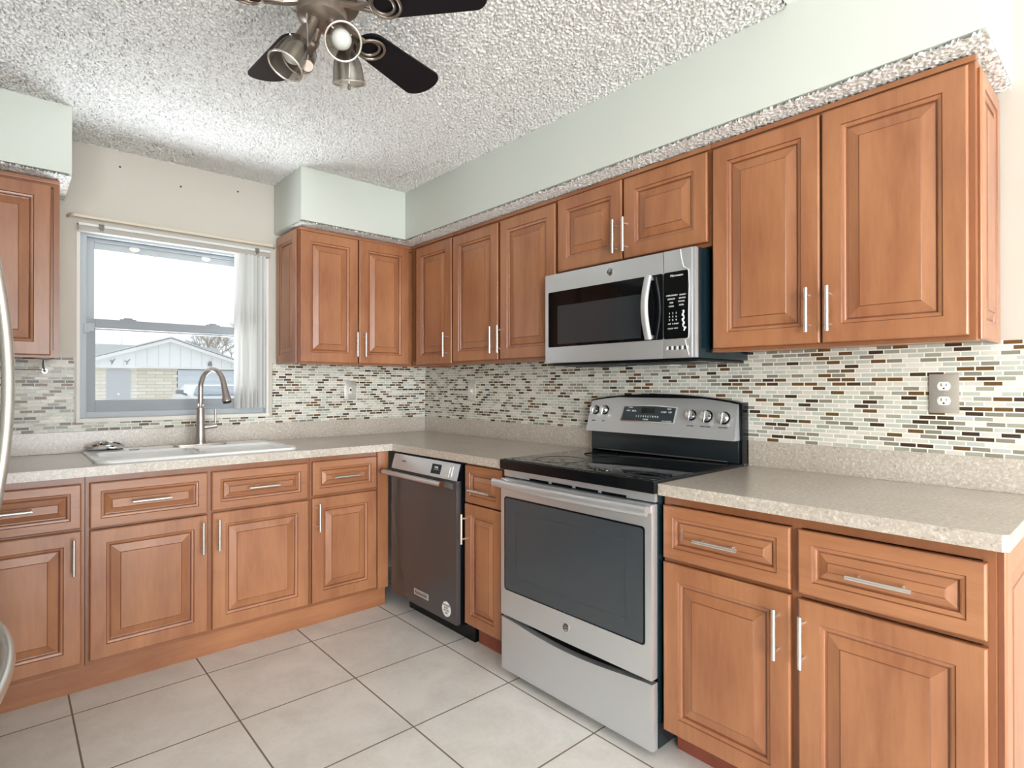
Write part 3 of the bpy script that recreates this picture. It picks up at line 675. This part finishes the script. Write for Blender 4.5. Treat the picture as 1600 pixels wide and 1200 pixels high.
def ge_badge(u, v, w, parent, r=.017):
    m = MB(FR); m.lathe([(r, 0), (r, .0015), (r*.8, .003), (.001, .003)], FR(u, v, w), (-1, 0, 0), 28); b = m.build('badge', CHROME, parent)
    m = MB(FR); m.ring((u, v, w+.0028), (1, 0, 0), r*.72, r*.075, 28, 6); m.build('badge_ring', DPRINT, b)
    text('badge_text', 'GE', r*1.05, FR, u, v, w+.0031, DPRINT, b, bold=.0004)
ge_badge(1.991, .325, .672, od)
# storage drawer with dipped top edge
poly = [(G0+.002, .036), (G1-.002, .036)] + [(G1-.002-t_*(G1-G0-.004), .256-.026*math.sin(math.pi*t_)**1.3) for t_ in [k/16 for k in range(17)]]
m = MB(FR); m.prism(poly, .637, .668, 'ab', 0, .003); m.build('storage_drawer', STEEL, rg)
m = MB(FR); m.box(G0+.002, G1-.002, .225, .268, .630, .6385); m.build('drawer_gap', SHADOW, rg)
# backguard
bgd = MB(FR)
def arch(z0, z1, u0, u1, rise, n=18): return [(u0, z0), (u1, z0)] + [(u1-(u1-u0)*k/n, z1+rise*math.sin(math.pi*k/n)**.8) for k in range(n+1)]
bgd.prism(arch(.9226, 1.166, 1.600, 2.3765, .032), .008, .062, 'ab', 0, .003); bk = bgd.build('backguard', BLACK, rg)
m = MB(FR); m.box(1.610, 2.366, .9246, 1.016, .062, .074, .003); m.build('lower_panel', plain('dark_grey_gloss_panel', '#23292c', .12), bk)
m = MB(FR); m.tube([(1.66, .929, .083), (2.325, .929, .083)], .0035, 8); m.build('rear_ledge', STEELD, bk)
# slanted stainless control fascia
n = 18; lo = [(1.602+(2.366-1.602)*k/n, 1.016) for k in range(n+1)]; hi = [(1.608+(2.362-1.608)*k/n, 1.160+.030*math.sin(math.pi*k/n)**.8) for k in range(n+1)]
def tilt(v): return .108 - (v-1.016)*.28
m = MB(FR)
fr_ = [m.V((u, v, tilt(v))) for u, v in lo+hi[::-1]]; ba_ = [m.V((u, v, .0605)) for u, v in lo+hi[::-1]]
m.F(fr_); m.F(ba_[::-1])
for i in range(len(fr_)): j = (i+1) % len(fr_); m.F([fr_[i], fr_[j], ba_[j], ba_[i]])
cf = m.build('control_fascia', STEEL, bk, smooth=30)
def FT(u, v, w): return (-(tilt(v)+w), -u, v)             # on the slanted fascia
m = MB(FT); pp_ = [(1.800, 1.070), (2.088, 1.070)] + [(2.094-.286*k/8, 1.142+.006*math.sin(math.pi*k/8)) for k in range(9)]
m.prism(pp_, .0003, .0015, 'ab'); m.build('display_bezel', CHROME, cf)
pp_ = [(1.806, 1.075), (2.082, 1.075)] + [(2.087-.274*k/8, 1.137+.006*math.sin(math.pi*k/8)) for k in range(9)]
m = MB(FT); m.prism(pp_, .0014, .0022, 'ab'); ds = m.build('display_panel', PANELG, cf)
m = MB(FT); m.box(1.912, 1.982, 1.112, 1.136, .0022, .0028); m.build('clock_window', GLASSB, ds)
for body, u, v, s in (('OVEN', 1.850, 1.134, .008), ('BAKE', 1.840, 1.120, .009), ('BROIL', 1.872, 1.119, .009), ('TIMER', 2.055, 1.132, .008), ('START', 2.030, 1.118, .010), ('OFF', 2.062, 1.118, .010),
                      ('1  2  3  4  5  6  7  8  9  0', 1.945, 1.096, .012), ('CLEAN', 1.940, 1.083, .009), ('LOCK CONTROLS', 2.050, 1.079, .006)):
    text('panel_text', body, s, FT, u, v, .0030, PRINT, ds)
for u, v, r in ((1.640, 1.117, .0195), (1.700, 1.118, .0195), (2.165, 1.110, .0195), (2.236, 1.108, .0225), (2.312, 1.104, .0225)):
    m = MB(FT); m.lathe([(r*1.18, 0), (r*1.18, .003), (r*1.05, .005)], FT(u, v, .0003), (-1, 0, .28), 26); kn = m.build('control_knob', BLACK, cf)
    m = MB(FT); m.lathe([(r, .005), (r*.97, .020), (r*.86, .024), (.001, .0245)], FT(u, v, .0003), (-1, 0, .28), 26)
    m.box(u-.0045, u+.0045, v-r*.95, v+r*1.05, .022, .031, .002); m.build('knob_cap', CHROME, kn)
for u, s_ in ((2.165, 'LEFT REAR'), (2.236, 'RIGHT FRONT'), (2.312, 'RIGHT REAR'), (1.640, 'FRONT'), (1.700, 'REAR')):
    text('knob_text', s_, .0068, FT, u, 1.066, .0006, DPRINT, cf)

# ================================================================== MICROWAVE
M0, M1, MZ0, MZ1 = 1.620, 2.374, 1.336, 1.7365
mw = empty('microwave', FR((M0+M1)/2, MZ0, .2), 'stainless over-the-range microwave with black glass door and control panel', 'microwave')
m = MB(FR); m.box(M0, M1+.001, MZ0, MZ1, .009, .383, .003); m.build('body', TEAL, mw)
m = MB(FR); m.box(M0+.01, M1-.01, MZ0-.011, MZ0-.0005, .02, .375, .003); ub = m.build('underside', BLACK, mw)
for a in (1.68, 2.02):
    m = MB(FR); m.box(a, a+.29, MZ0-.0135, MZ0-.0112, .20, .34)
    for k in range(9): m.box(a, a+.29, MZ0-.0145, MZ0-.0136, .205+k*.0155, .211+k*.0155)
    m.build('grease_filter', plain('grey_filter_mesh', '#55595b', .4, .6), ub, smooth=0)
m = MB(FR); m.box(1.88, 2.10, MZ0-.0138, MZ0-.0112, .06, .14); m.build('lamp_lens', WHITEP, ub)
m = MB(FR); m.box(M0, 2.2435, MZ0+.001, MZ1-.001, .3835, .410, .005); md = m.build('door', STEEL, mw)
m = MB(FR); m.box(2.2455, M1-.012, MZ0+.001, MZ1-.001, .3835, .410, .004); mp_ = m.build('control_side', STEEL, mw)
m = MB(FR); m.box(M1-.0118, M1, MZ0+.001, MZ1-.001, .3835, .406, .004); m.build('edge_trim', STEEL, mp_)
m = MB(FR); m.prism([(p[0], p[1]) for p in rrect(1.643, 2.2425, 1.408, 1.655, .006)], .4102, .4120, 'ab'); mg = m.build('door_glass', GLASSB, md)
m = MB(FR); m.box(1.700, 2.145, 1.420, 1.590, .4121, .4126); m.build('window', GREYGL, mg)
m = MB(FR); m.prism([(p[0], p[1]) for p in rrect(2.247, 2.348, 1.408, 1.655, .008)], .4102, .4125, 'ab'); mc = m.build('control_panel', GLASSB, mp_)
m = MB(FR); pts = [(2.190, 1.412+.238*k/12, .428+.026*math.sin(math.pi*k/12)) for k in range(13)]
m.tube(pts, .0155, 16, flat=(1, .7)); mh = m.build('handle', STEEL, md)
for v in (1.420, 1.643):
    m = MB(FR); m.box(2.181, 2.199, v-.007, v+.007, .4095, .430, .002); m.build('handle_post', STEEL, mh)
ge_badge(1.993, 1.699, .410, md, .0165)
text('panel_text', 'Microwave', .012, FR, 2.302, 1.640, .4128, PRINT, mc)
rows = [('POPCORN', 2.276, 1.568), ('BEV', 2.300, 1.568), ('REHEAT', 2.327, 1.567), ('DEFROST', 2.280, 1.555), ('SENSOR', 2.325, 1.555), ('TIME', 2.280, 1.541), ('POWER', 2.322, 1.543), ('COOK', 2.280, 1.528), ('LEVEL', 2.322, 1.530)]
for s_, u, v in rows: text('panel_text', s_, .0075, FR, u, v, .4128, PRINT, mc)
for r_, line in enumerate(('123', '456', '789')):
    for c_, ch in enumerate(line): text('panel_text', ch, .009, FR, 2.272+.014*c_, 1.502-.0125*r_, .4128, PRINT, mc)
for s_, u, v in (('OFF', 2.272, 1.463), ('0', 2.286, 1.463), ('START', 2.301, 1.463), ('CLOCK', 2.276, 1.446), ('VENT', 2.299, 1.446)): text('panel_text', s_, .0068, FR, u, v, .4128, PRINT, mc)
# loose protective film around the control panel: a curling clear edge
m = MB(FR); pts = []
for k in range(15): pts.append((2.330+.003*math.sin(k*1.7)+(.006 if k > 11 else 0), 1.508-.0052*k, .414+.002*math.sin(k*1.1)))
m.tube(pts, [.0026 if k % 3 else .0044 for k in range(15)], 6); m.build('film_crease', PRINT, mc)
m = MB(FR); pts = [(2.316, 1.734, .411), (2.322, 1.70, .412), (2.330, 1.668, .412), (2.3505, 1.655, .413), (2.353, 1.62, .414), (2.357, 1.60, .416), (2.353, 1.565, .414), (2.351, 1.50, .413), (2.352, 1.43, .413), (2.350, 1.408, .414), (2.335, 1.402, .412), (2.342, 1.375, .411), (2.352, 1.345, .411)]
m.tube(pts, .0012, 6); m.build('film_edge', PRINT, mc)
m = MB(FR)
for k in range(9): m.box(2.258+.0105*k, 2.2645+.0105*k, 1.3675, 1.381, .4101, .4108, mi=k % 2)
m.build('striped_bars', [PRINT, DPRINT], mp_, smooth=0)  # row of alternating white and dark bars

# ================================================================== OUTLETS
def plate(f, u, v, label, kind):
    r = empty('wall_outlet' if kind == 'outlet' else 'light_switch', f(u, v, .007), label, 'outlet' if kind == 'outlet' else 'switch')
    m = MB(f); m.box(u-.0395, u+.0395, v-.0625, v+.0625, .0072, .0125, .003); p = m.build('cover_plate', NICKEL, r)
    if kind == 'outlet':
        for s in (-.0235, .0235):
            m = MB(f); n = 24; poly = []
            for k in range(n): a = 2*math.pi*k/n; poly.append((u+.0175*math.cos(a), v+s+max(-.0135, min(.0135, .0175*math.sin(a)))))
            m.prism(poly, .0126, .0142, 'ab', 0, .0005); rc = m.build('receptacle', WHITEP, p)
            m = MB(f); m.box(u-.0078, u-.0056, v+s-.001, v+s+.0085, .0142, .0146); m.box(u+.0056, u+.0074, v+s, v+s+.0075, .0142, .0146); m.lathe([(.0028, 0), (.0028, .0004)], f(u, v+s-.0075, .0143), Vector(f(0, 0, 1))-Vector(f(0, 0, 0)), 12); m.build('slots', DPRINT, rc, smooth=0)
        m = MB(f); m.lathe([(.003, 0), (.0025, .0012)], f(u, v, .0126), Vector(f(0, 0, 1))-Vector(f(0, 0, 0)), 12); m.build('screw', CHROME, p)
    else:
        m = MB(f); m.box(u-.009, u+.009, v-.020, v+.020, .0126, .0138, .001); tg = m.build('toggle_base', WHITEP, p)
        m = MB(f); m.box(u-.0045, u+.0045, v-.005, v+.009, .0139, .022, .001); m.build('toggle', DPRINT if kind == 'dark' else WHITEP, tg)
        for s in (-.048, .048): 
            m = MB(f); m.lathe([(.003, 0), (.0025, .0012)], f(u, v+s, .0126), Vector(f(0, 0, 1))-Vector(f(0, 0, 0)), 12); m.build('screw', CHROME, p)
    return r
plate(FR, 3.0165, 1.210, 'stainless double wall outlet with white sockets above the right countertop', 'outlet')
plate(FB, -.582, 1.206, 'stainless wall plate with a small switch on the mosaic right of the window', 'dark')
plate(FR, .557, 1.200, 'stainless wall plate with a small switch near the corner on the range wall', 'switch')

# ================================================================== TOWEL BAR under left cabinet
tb = empty('towel_bar', (-2.15, -.20, 1.357), 'chrome wire paper towel bar under the left wall cabinet', 'towel bar')
m = MB(); m.tube([(-2.20, -.20, 1.351), (-2.15, -.20, 1.353), (-2.11, -.20, 1.352), (-2.085, -.205, 1.358)], .004, 8); m.tube([(-2.124, -.20, 1.352), (-2.124, -.20, 1.325), (-2.120, -.20, 1.300)], [.004, .005, .005], 8); m.build('bracket', CHROME, tb)
m = MB(); m.tube([(-2.120, -.20, 1.304), (-2.40, -.20, 1.304)], .004, 10); m.ring((-2.120, -.20, 1.302), (0, 1, 0), .009, .003, 16, 6); m.build('bar', CHROME, tb)
m = MB(); m.tube([(-2.40, -.20, 1.304), (-2.404, -.20, 1.33), (-2.404, -.20, 1.356)], .004, 8); m.build('bracket', CHROME, tb)

# ================================================================== CEILING FAN
HX, HY = -1.610, -1.965; BZ = 2.250
fan = empty('ceiling_fan', (HX, HY, CZ), 'five-blade black ceiling fan with pewter light kit', 'ceiling fan')
m = MB(); m.lathe([(.075, CZ-.002), (.075, CZ-.03), (.05, CZ-.045)], (HX, HY, 0), (0, 0, 1), 32); m.build('canopy', BRONZE, fan)
m = MB(); m.lathe([(.05, 2.40), (.095, 2.395), (.108, 2.37), (.108, 2.30), (.098, 2.275), (.06, 2.262)], (HX, HY, 0), (0, 0, 1), 36); m.build('motor_housing', BRONZE, fan)
m = MB(); m.lathe([(.045, 2.270), (.062, 2.262), (.066, 2.245), (.064, 2.228), (.050, 2.216), (.03, 2.211), (.001, 2.210)], (HX, HY, 0), (0, 0, 1), 32); lk = m.build('light_fitter', BRONZE, fan)
for k in range(5):
    a = R(18+72*k); D = Vector((math.cos(a), math.sin(a), 0)); S = Vector((-D.y, D.x, 0)); C0 = Vector((HX, HY, BZ))
    pit = -math.tan(R(11))
    def P(r, s, dz=0): q = C0 + D*r + S*s; return (q.x, q.y, q.z + s*pit + dz)
    out = []
    r0, r1 = .135, .462
    for i in range(13): t_ = math.pi*i/12 + math.pi/2; out.append((r0+.045 + .045*math.cos(t_), .050*math.sin(t_)))
    for i in range(17): t_ = math.pi*i/16 - math.pi/2; out.append((r1-.045 + .045*math.cos(t_), .064*math.sin(t_)))
    m = MB(); lo_ = [m.V(P(r, s, -.0025)) for r, s in out]; hi_ = [m.V(P(r, s, .0025)) for r, s in out]
    m.F(lo_[::-1]); m.F(hi_)
    for i in range(len(out)): j = (i+1) % len(out); m.F([lo_[i], lo_[j], hi_[j], hi_[i]])
    m.build('blade', BLADE, fan, smooth=30)
    m = MB(); nv = (-D.y*0, 0, 1); nrm = Vector((0, 0, 1)) - S*pit
    cen = Vector(P(.178, 0, -.008)); m.ring(tuple(cen), tuple(nrm), .030, .0042, 28, 8); cen2 = Vector(P(.185, 0, -.010)); m.ring(tuple(cen2), tuple(nrm), .040, .0042, 32, 8)
    m.tube([tuple(C0+D*.060+Vector((0, 0, .012))), tuple(C0+D*.100+Vector((0, 0, .0))), P(.148, -.012, -.008)], [.011, .009, .005], 10)
    m.tube([tuple(C0+D*.095), P(.147, .014, -.009)], [.008, .005], 10); m.build('blade_iron', BRONZE, fan)
lamps = [((-1.652, -1.980, 2.178), (-1.718, -1.992, 2.050)), ((-1.588, -2.012, 2.180), (-1.618, -2.112, 2.098)), ((-1.556, -1.990, 2.196), (-1.532, -1.966, 2.082)), ((-1.612, -1.915, 2.196), (-1.612, -1.800, 2.190))]
for b0, b1 in lamps:
    b0, b1 = Vector(b0), Vector(b1); ax = (b1-b0).normalized(); L = (b1-b0).length
    m = MB(); m.tube([(HX+(b0.x-HX)*.5, HY+(b0.y-HY)*.5, 2.222), tuple(b0-ax*.006), tuple(b0+ax*.008)], [.014, .013, .013], 12)
    m.lathe([(.010, -.004), (.018, .002), (.020, .012), (.020, .052), (.0225, .056), (.0225, .060)], tuple(b0), tuple(ax), 24); so = m.build('socket', BRONZE, lk)
    for q in range(3):
        x_ = ax.orthogonal().normalized(); y_ = ax.cross(x_); an = 2*math.pi*q/3+.6; dd_ = x_*math.cos(an)+y_*math.sin(an)
        m = MB(); m.tube([tuple(b0+ax*.060+dd_*.0225), tuple(b0+ax*.060+dd_*.030)], .0025, 8); m.build('thumb_screw', CHROME, so)
    m = MB(); k_ = L/.145
    m.lathe([(.0235, .052*k_), (.028, .062*k_), (.036, .080*k_), (.040, .104*k_), (.0415, .128*k_), (.0440, .145*k_)], tuple(b0), tuple(ax), 32, caps=False); sh = m.build('lamp_shade', SMOKE, so)
    m = MB(); m.ring(tuple(b1), tuple(ax), .044, .0024, 36, 8); m.build('shade_rim', NICKEL, sh)
    m = MB(); m.lathe([(.011, .055), (.014, .064), (.023, .082), (.026, .096), (.023, .110), (.014, .119), (.001, .122)], tuple(b0), tuple(ax), 24); m.build('bulb', BULB, so)
m = MB(); m.tube([(-1.668, -2.005, 2.20), (-1.668, -2.012, 2.12), (-1.668, -2.012, 2.075)], .0014, 6); pc = m.build('pull_chain', NICKEL, lk)
m = MB(); m.lathe([(.001, -.002), (.014, -.002), (.015, 0), (.014, .002), (.001, .002)], (-1.668, -2.012, 2.060), (.5, 1, .2), 20); m.build('pendant', BRONZE, pc)
m = MB(); m.tube([(-1.560, -2.03, 2.17), (-1.552, -2.01, 2.10), (-1.548, -2.00, 2.060)], .0011, 6); pc = m.build('pull_chain', NICKEL, lk)
m = MB(); m.lathe([(.002, .008), (.005, 0), (.004, -.008), (.001, -.010)], (-1.548, -2.00, 2.054), (0, 0, 1), 12); m.build('pendant', BRONZE, pc)

# ================================================================== REFRIGERATOR (only its bowed handles reach into the frame)
fg = empty('refrigerator', (-2.68, -1.745, 0), 'stainless refrigerator at the left edge with bowed door handles', 'refrigerator')
FSTEEL = brushed('refrigerator_steel', '#d4d4ce', .25)
m = MB(); m.box(LX+.02, -2.375, -2.200, -1.290, .02, 1.76, .004); m.build('body', plain('grey_fridge_side', '#77797a', .4, .3), fg)
m = MB(); m.box(-2.374, -2.300, -2.198, -1.747, .70, 1.765, .008); d1 = m.build('door', FSTEEL, fg)
m = MB(); m.box(-2.374, -2.300, -1.743, -1.292, .70, 1.765, .008); d2 = m.build('door', FSTEEL, fg)
m = MB(); m.box(-2.374, -2.300, -2.198, -1.292, .06, .692, .008); d3 = m.build('freezer_drawer', FSTEEL, fg)
for y, dd_ in ((-1.785, d1), (-1.705, d2)):
    m = MB(); pts = []
    for k in range(25): t_ = -1+2*k/24; z = 1.236+.40*t_; pts.append((-2.244-.052*t_*t_, y, z))
    m.tube(pts, .0135, 14, flat=(1, .9)); m.build('handle', FSTEEL, dd_)
m = MB(); pts = []
for k in range(25): t_ = -1+2*k/24; pts.append((-2.243-.055*t_*t_, -1.76+.36*t_, .636))
m.tube(pts, .0135, 14); m.build('handle', FSTEEL, d3)

# ================================================================== OUTSIDE
GZ = -.25
grass = plain('pale_lawn', '#b9c2a5', .9); drive = plain('pale_concrete', '#d6d4ce', .9)
m = MB(); m.box(-40, 60, .4, 90, GZ-.1, GZ); struct('floor_outside', m, drive, 'pale concrete yard outside')
SID = paint('white_painted_siding', '#f8fafa', .3, 3); TRIMW = plain('white_fascia', '#f4f5f4', .6); ROOFG = plain('pale_shingle_roof', '#cfd3d2', .85)
BRK, nt, b = newmat('tan_ledge_brick')
tc = N(nt, 'ShaderNodeTexCoord'); sp = N(nt, 'ShaderNodeSeparateXYZ'); cb = N(nt, 'ShaderNodeCombineXYZ')
nt.links.new(tc.outputs['Object'], sp.inputs[0]); nt.links.new(sp.outputs['X'], cb.inputs[0]); nt.links.new(sp.outputs['Z'], cb.inputs[1])
br = N(nt, 'ShaderNodeTexBrick'); br.inputs['Scale'].default_value = 1; br.inputs['Brick Width'].default_value = .62; br.inputs['Row Height'].default_value = .14; br.inputs['Mortar Size'].default_value = .012
br.inputs['Color1'].default_value = rgb('#e6dfcd'); br.inputs['Color2'].default_value = rgb('#f6f2e8'); br.inputs['Mortar'].default_value = rgb('#cfc8ba')
nt.links.new(cb.outputs[0], br.inputs['Vector']); nt.links.new(br.outputs['Color'], b.inputs['Base Color']); b.inputs['Roughness'].default_value = .9
HYD = 24.0
hs = empty('neighbour_house', (3, HYD, GZ), 'white gabled house with tan brick wall across the street outside the window', 'house')
m = MB(); m.box(.1, 3.2, HYD, HYD+8, GZ, 1.95); m.box(-.5, .1, HYD+.0, HYD+8, GZ, 1.95); m.box(5.6, 6.2, HYD, HYD+8, GZ, 1.95); m.box(3.2, 5.6, HYD+.15, HYD+8, GZ, 1.95); m.build('brick_wall', BRK, hs, smooth=0)
pk, pz, sl = 2.845, 3.08, .335
m = MB(); m.prism([(pk-3.37, 1.95), (pk+3.37, 1.95), (pk, pz)], HYD-.25, HYD+8, 'ac'); m.build('gable', SID, hs, smooth=0)
m = MB()
for k in range(15): x = pk-2.8+.4*k; m.box(x, x+.02, HYD-.262, HYD-.25, 1.99, pz-abs(x-pk)*sl-.05)
m.build('batten', plain('siding_groove', '#dfe4e5', .7), hs, smooth=0)
m = MB(); m.prism([(pk-4.0, pz-4*sl-.02), (pk, pz-.02), (pk+4.0, pz-4*sl-.02), (pk+4.0, pz-4*sl+.12), (pk, pz+.12), (pk-4.0, pz-4*sl+.12)], HYD-.55, HYD+8.2, 'ac'); m.build('roof', [TRIMW], hs, smooth=0)
m = MB(); m.prism([(pk-4.05, pz-4*sl+.12), (pk, pz+.14), (pk+4.05, pz-4*sl+.12), (pk+4.05, pz-4*sl+.17), (pk, pz+.19), (pk-4.05, pz-4*sl+.17)], HYD-.60, HYD+8.2, 'ac'); m.build('shingles', ROOFG, hs, smooth=0)
m = MB(); m.box(.72, 1.52, HYD-.04, HYD+.01, GZ, 1.90); hd_ = m.build('front_door', plain('grey_front_door', '#c3c7ca', .6), hs, smooth=0)
m = MB(); m.lathe([(.05, 0), (.05, .04), (.02, .06)], (1.1, HYD-.04, .9), (0, -1, 0), 12); m.build('door_knob', TRIMW, hd_)
m = MB(); m.box(3.12, 5.68, HYD+.02, HYD+.13, GZ, 1.92)
for k in range(8): m.box(3.16, 5.64, HYD-.0, HYD+.02, GZ+.08+.265*k, GZ+.28+.265*k, .01)
m.build('garage_door', plain('pale_blue_garage_door', '#dfe7ee', .6), hs, smooth=0)
m = MB(); m.box(1.9, 6.6, HYD-.30, HYD-.25, 1.96, 2.04); m.build('header_trim', TRIMW, hs, smooth=0)
for x in (.86, 1.35):
    m = MB(); m.tube([(x, HYD-.26, 2.10), (x+.02, HYD-.34, 2.20), (x+.10, HYD-.34, 2.30)], .02, 6); m.tube([(x, HYD-.34, 2.20), (x-.07, HYD-.34, 2.24)], .02, 6); m.build('wall_ornament', plain('grey_ornament', '#8a8d8c', .6), hs)
m = MB(); m.prism([(4.30, 2.10), (4.46, 2.10), (4.46, 2.22), (4.38, 2.32), (4.30, 2.22)], HYD-.30, HYD-.26, 'ac'); m.build('house_plaque', plain('grey_plaque', '#8a8d8c', .6), hs, smooth=0)
h2 = empty('far_house', (0, 34, GZ), 'pale grey roofed house behind the gabled house', 'house')
m = MB(); m.box(-6.8, 8.6, 34.3, 41, GZ, 2.6); m.build('wall', SID, h2, smooth=0)
m = MB(); m.prism([(-7.8, 2.45), (8.3, 2.45), (7.2, 3.52), (-6.3, 3.46)], 34, 40, 'ac'); m.build('roof', ROOFG, h2, smooth=0)
m = MB(); m.tube([(2.6, 35, 3.2), (2.6, 35, 3.85)], .07, 8); m.build('vent_pipe', TRIMW, h2)

BARK = plain('bare_tree_bark', '#aaa49c', .9); TWIG = plain('tan_twigs', '#cfc6b6', .9)
def tree(x, y, h, lab, seed, mat):
    rnd = random.Random(seed); t = empty('bare_tree', (x, y, GZ), lab, 'tree', 'bare trees behind the house')
    m = MB(); tw = MB()
    def grow(p, d, L, r, dep):
        q = p + d*L; (m if dep > 2 else tw).tube([tuple(p), tuple((p+q)/2+Vector((rnd.uniform(-1, 1), 0, rnd.uniform(-1, 1)))*L*.06), tuple(q)], [r, r*.85, r*.7], 5, caps=False)
        if dep == 0: return
        for _ in range(3):
            nd = (d + Vector((rnd.uniform(-.8, .8), rnd.uniform(-.5, .5), rnd.uniform(-.25, .6)))).normalized(); grow(q, nd, L*rnd.uniform(.62, .82), r*.62, dep-1)
    grow(Vector((x, y, GZ)), Vector((.02, 0, 1)), h*.30, h*.022, 6)
    m.build('trunk', BARK, t); tw.build('twigs', mat, t)
tree(9.3, 45, 5.8, 'bare tree rising behind the ridge of the gabled house', 3, BARK)
tree(12.6, 49, 6.8, 'tan bare tree behind the right roof slope of the gabled house', 11, TWIG)
tree(17.0, 54, 7.6, 'tan bare tree at the edge of the blind, rightmost outside', 19, TWIG)

cr = empty('parked_car', (2.35, 14, GZ), 'white car parked in front of the garage door outside', 'car')
CARW = plain('white_car_paint', '#f2f3f3', .2, 0, .5, .5); CGL = plain('car_window_glass', '#b4c0ca', .1)
def sec(y, pts): return [(p[0], y, p[1]) for p in pts]
cx = 2.15
body = [(12.2, .55, .80), (12.35, .80, .84), (13.3, .98, .86), (15.2, 1.00, .86), (16.2, .80, .84), (16.35, .55, .80)]
m = MB(); m.loft([[(cx-w, y, .05), (cx+w, y, .05), (cx+w, y, z*.55+GZ+.3), (cx+w*.93, y, z), (cx-w*.93, y, z), (cx-w, y, z*.55+GZ+.3)] for y, z, w in [(12.2, .70, .72), (12.5, .84, .80), (13.3, .98, .86), (15.2, 1.0, .86), (16.0, .86, .82), (16.3, .7, .74)]]); m.build('car_body', CARW, cr)
m = MB(); m.loft([[(cx-w, y, z0), (cx+w, y, z0), (cx+w*.78, y2, z1), (cx-w*.78, y2, z1)] for (y, y2, z0, z1, w) in [(13.35, 13.35, .955, .960, .78), (13.4, 13.7, .965, 1.22, .78), (13.6, 14.0, .97, 1.27, .78), (15.0, 14.8, .98, 1.28, .78), (15.3, 15.1, .98, 1.20, .78)]]); m.build('cabin', CARW, cr)
m = MB(); m.loft([[(cx-.70, 13.34, .99), (cx+.70, 13.34, .99)], [(cx-.56, 13.66, 1.215), (cx+.56, 13.66, 1.215)]], False, False, closed=False); o = m.build('windshield', CGL, cr)
md_ = o.modifiers.new('thickness', 'SOLIDIFY'); md_.thickness = .02
for s in (-1, 1):
    m = MB(); m.box(cx+s*.98-.09, cx+s*.98+.09, 13.5, 13.6, 1.02, 1.13, .03); m.tube([(cx+s*.80, 13.6, 1.0), (cx+s*.95, 13.56, 1.05)], .03, 8); m.build('side_mirror', plain('grey_mirror', '#8d9396', .3), cr)
    for y in (12.9, 15.5):
        m = MB(); m.lathe([(.18, -.09), (.28, -.08), (.30, 0), (.28, .08), (.18, .09)], (cx+s*.76, y, GZ+.30), (1, 0, 0), 20); m.build('wheel', RUBBER, cr)
m = MB(); m.box(1.72, 1.86, 12.16, 12.21, .60, .70, .01); m.build('tail_light', plain('red_lens', '#c2705f', .3), cr)
